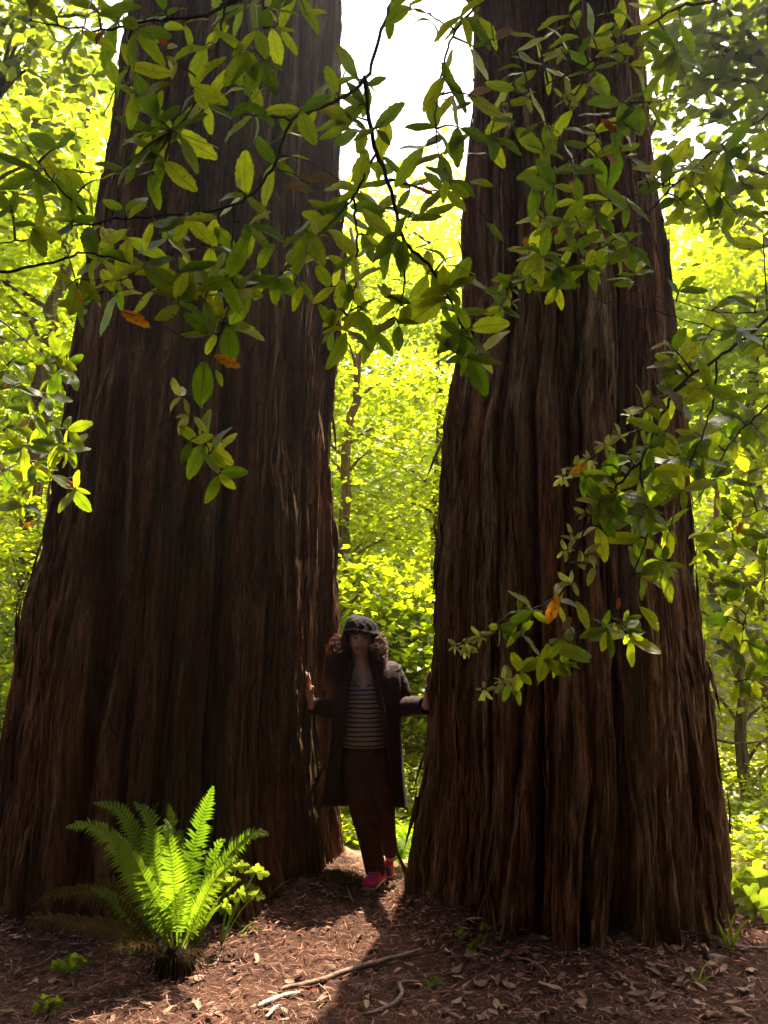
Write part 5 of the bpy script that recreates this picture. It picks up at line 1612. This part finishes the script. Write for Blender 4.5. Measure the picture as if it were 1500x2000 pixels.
# shoes
def shoe(heel, fdir, up, ln=.25):
    f = fdir.normalized(); u = (up - f * up.dot(f)).normalized(); s = f.cross(u)
    prof = [(-.02, .025, .05, .05), (.03, .034, .075, .075), (.09, .036, .105, .085), (.14, .040, .075, .06), (.19, .046, .052, .05), (.225, .042, .042, .04), (.25, .022, .03, .022)]
    b = MB(); rows = []
    for x, w, h, _ in prof:
        r = []
        for k in range(16):
            a = 2 * math.pi * k / 16
            cx, sx = math.cos(a), math.sin(a)
            r.append(heel + f * x + s * (w * math.copysign(abs(cx) ** .8, cx)) + u * (h * .5 + h * .5 * math.copysign(abs(sx) ** .7, sx)))
        rows.append(r)
    b.grid(rows, True)
    b.f.append(tuple(range(16))[::-1]); n = len(b.v); b.f.append(tuple(range(n - 16, n)))
    o = b.build('shoe', M['shoe'], woman)
    so = MB(); rows = []
    for x, w, h, _ in prof:
        rows.append([heel + f * (x * 1.02) + s * (w * 1.08 * math.cos(2 * math.pi * k / 16)) + u * (.004 + .013 * math.sin(2 * math.pi * k / 16)) for k in range(16)])
    so.grid(rows, True); so.f.append(tuple(range(16))[::-1]); n = len(so.v); so.f.append(tuple(range(n - 16, n)))
    so.build('sole', M['sole'], o)
    tg = MB().ellipsoid(heel + f * .085 + u * .098, (.024, .022, .028), 12, 8)
    tg.build('tongue', M['blue'], o)
    for k in range(4):
        c = heel + f * (.115 + .022 * k) + u * (.099 - .014 * k)
        MB().tube([c - s * .022, c + u * .004, c + s * .022], .0032, 5).build('lace', M['sole'], o)


hp = Q(746, 1722, .05); hp.z = foot.z + .012
shoe(hp, Vector((-.38, -1, .0)), Vector((0, 0, 1)))
shoe(Q(760, 1688, .20), Vector((-.10, -.55, -.75)), Vector((0, -.75, .6)), .25)

# knit cap
hat = MB(); rows = []
HT = HC + Vector((.006, .012, .03))
for j in range(19):
    t = j / 18
    r = []
    for i in range(48):
        a = 2 * math.pi * i / 48
        el = -.12 + t * (math.pi / 2 + .12)
        rad = max(0, math.cos(el)) ** .62
        cable = .008 * math.sin(a * 12 + 2.2 * math.sin(t * 16)) * (1 - t)
        rim = .012 * (math.exp(-((t - .10) / .09) ** 2))
        x = math.cos(a) * (.108 * rad + cable + rim); y = math.sin(a) * (.122 * rad + cable + rim)
        z = .118 * max(0, math.sin(max(0, el))) ** .9 + (.11 * el if el < 0 else 0) + .006 * math.sin(a * 3 + t * 6)
        z += -.012 * math.cos(a) - .0 * math.sin(a)
        r.append(HT + Vector((x, y, z + (.018 if math.sin(a) < -.4 and t < .15 else 0))))
    rows.append(r)
hat.grid(rows, True); hat.f.append(tuple(range(len(hat.v) - 48, len(hat.v))))
ho = hat.build('knit_cap', M['knit'], woman)
sm = ho.modifiers.new('thick', 'SOLIDIFY'); sm.thickness = .01

# curly hair: corkscrew strands falling from under the cap on both sides
hair = MB()
hrn = random.Random(9)


def strand(root, tip, bulge, turns, rad, w):
    n = 16
    C = crom([root, root.lerp(tip, .4) + bulge, tip], n // 2); m = len(C)
    u = (tip - root).orthogonal().normalized(); v = (tip - root).normalized().cross(u)
    ph = hrn.uniform(0, 6.28)
    pts = []
    for i, p in enumerate(C):
        t = i / (m - 1); a = ph + turns * 2 * math.pi * t; rr = rad * min(1, t * 4)
        pts.append(p + u * math.cos(a) * rr + v * math.sin(a) * rr)
    hair.tube(pts, [w * (1 - .6 * (i / m) ** 2) for i in range(m)], 4, False)


for k in range(2600):
    sd = -1 if hrn.random() < .55 else 1
    z0 = hrn.uniform(-.03, .06); a = hrn.uniform(-.42, 1.35)
    root = HC + Vector((sd * .078 * math.cos(a), .02 + .09 * math.sin(a), z0))
    s = hrn.random()
    if sd < 0:
        ln = hrn.uniform(.10, .34)
        tip = HC + Vector((-.07 - .165 * hrn.random() * min(1, .35 + ln * 2.6), -.13 + .25 * hrn.random(), -ln + .03))
        tip.x = min(tip.x, HC.x - .055)
        bul = Vector((-.075 * hrn.random(), -.03, .02))
    else:
        ln = hrn.uniform(.07, .25)
        tip = HC + Vector((.07 + .10 * hrn.random() * min(1, .4 + ln * 3), -.13 + .25 * hrn.random(), -ln + .03))
        tip.x = max(tip.x, HC.x + .05)
        bul = Vector((.06 * hrn.random(), -.03, .02))
    strand(root, tip, bul, hrn.uniform(2.5, 5), hrn.uniform(.006, .018), hrn.uniform(.0009, .0021))
for k in range(160):                                       # back of the head and fringe under the cap
    a = hrn.uniform(.2, math.pi - .2)
    root = HC + Vector((.08 * math.cos(a), .09 * math.sin(a), hrn.uniform(-.02, .05)))
    tip = root + Vector((hrn.uniform(-.05, .05), .04, -hrn.uniform(.12, .26)))
    strand(root, tip, Vector((0, .03, 0)), 4, .012, .0028)
hair.build('hair', M['hair'], woman)
inner = MB()
for sd, l2, wd in ((-1, .19, .044), (1, .14, .036)):
    inner.limb([HC + Vector((sd * .075, .03, .03)), HC + Vector((sd * .10, .025, -.07)), HC + Vector((sd * (.105 + .02), .02, -l2))], [.03, wd * .85, wd * .6], 12)
inner.limb([HC + Vector((0, .075, .02)), HC + Vector((0, .085, -.1)), HC + Vector((0, .08, -.17))], [.06, .075, .05], 14)
for i, p in enumerate(inner.v):
    inner.v[i] = p + Vector((float(vnoise(p.x * 30, p.y * 30, p.z * 30)) - .5, float(vnoise(p.x * 30 + 9, p.y * 30, p.z * 30)) - .5, 0)) * .03
inner.build('under_hair', M['hair'], woman)


# ------------------------------------------------------------------ haze added to imitate a lens flare veil
m, nt, out = new_mat('flare_veil')
pv = nd(nt, 'ShaderNodeVolumePrincipled')
pv.inputs['Color'].default_value = (.96, .96, .96, 1)
pv.inputs['Density'].default_value = .0027
pv.inputs['Anisotropy'].default_value = .82
nt.links.new(pv.outputs[0], out.inputs['Volume'])
zs = [float(ZZ.min()) - 1.0, 46.0]
mb = MB()
bx = [Vector((sx * 44, y, z)) for z in zs for y in (-42, 62) for sx in (-1, 1)]
mb.v = bx; mb.f = [(0, 2, 3, 1), (4, 5, 7, 6), (0, 1, 5, 4), (2, 6, 7, 3), (0, 4, 6, 2), (1, 3, 7, 5)]
tag(link('haze', mb.mesh('haze', m, False)), 'thin haze added to imitate the veil of lens flare', kind='stuff')
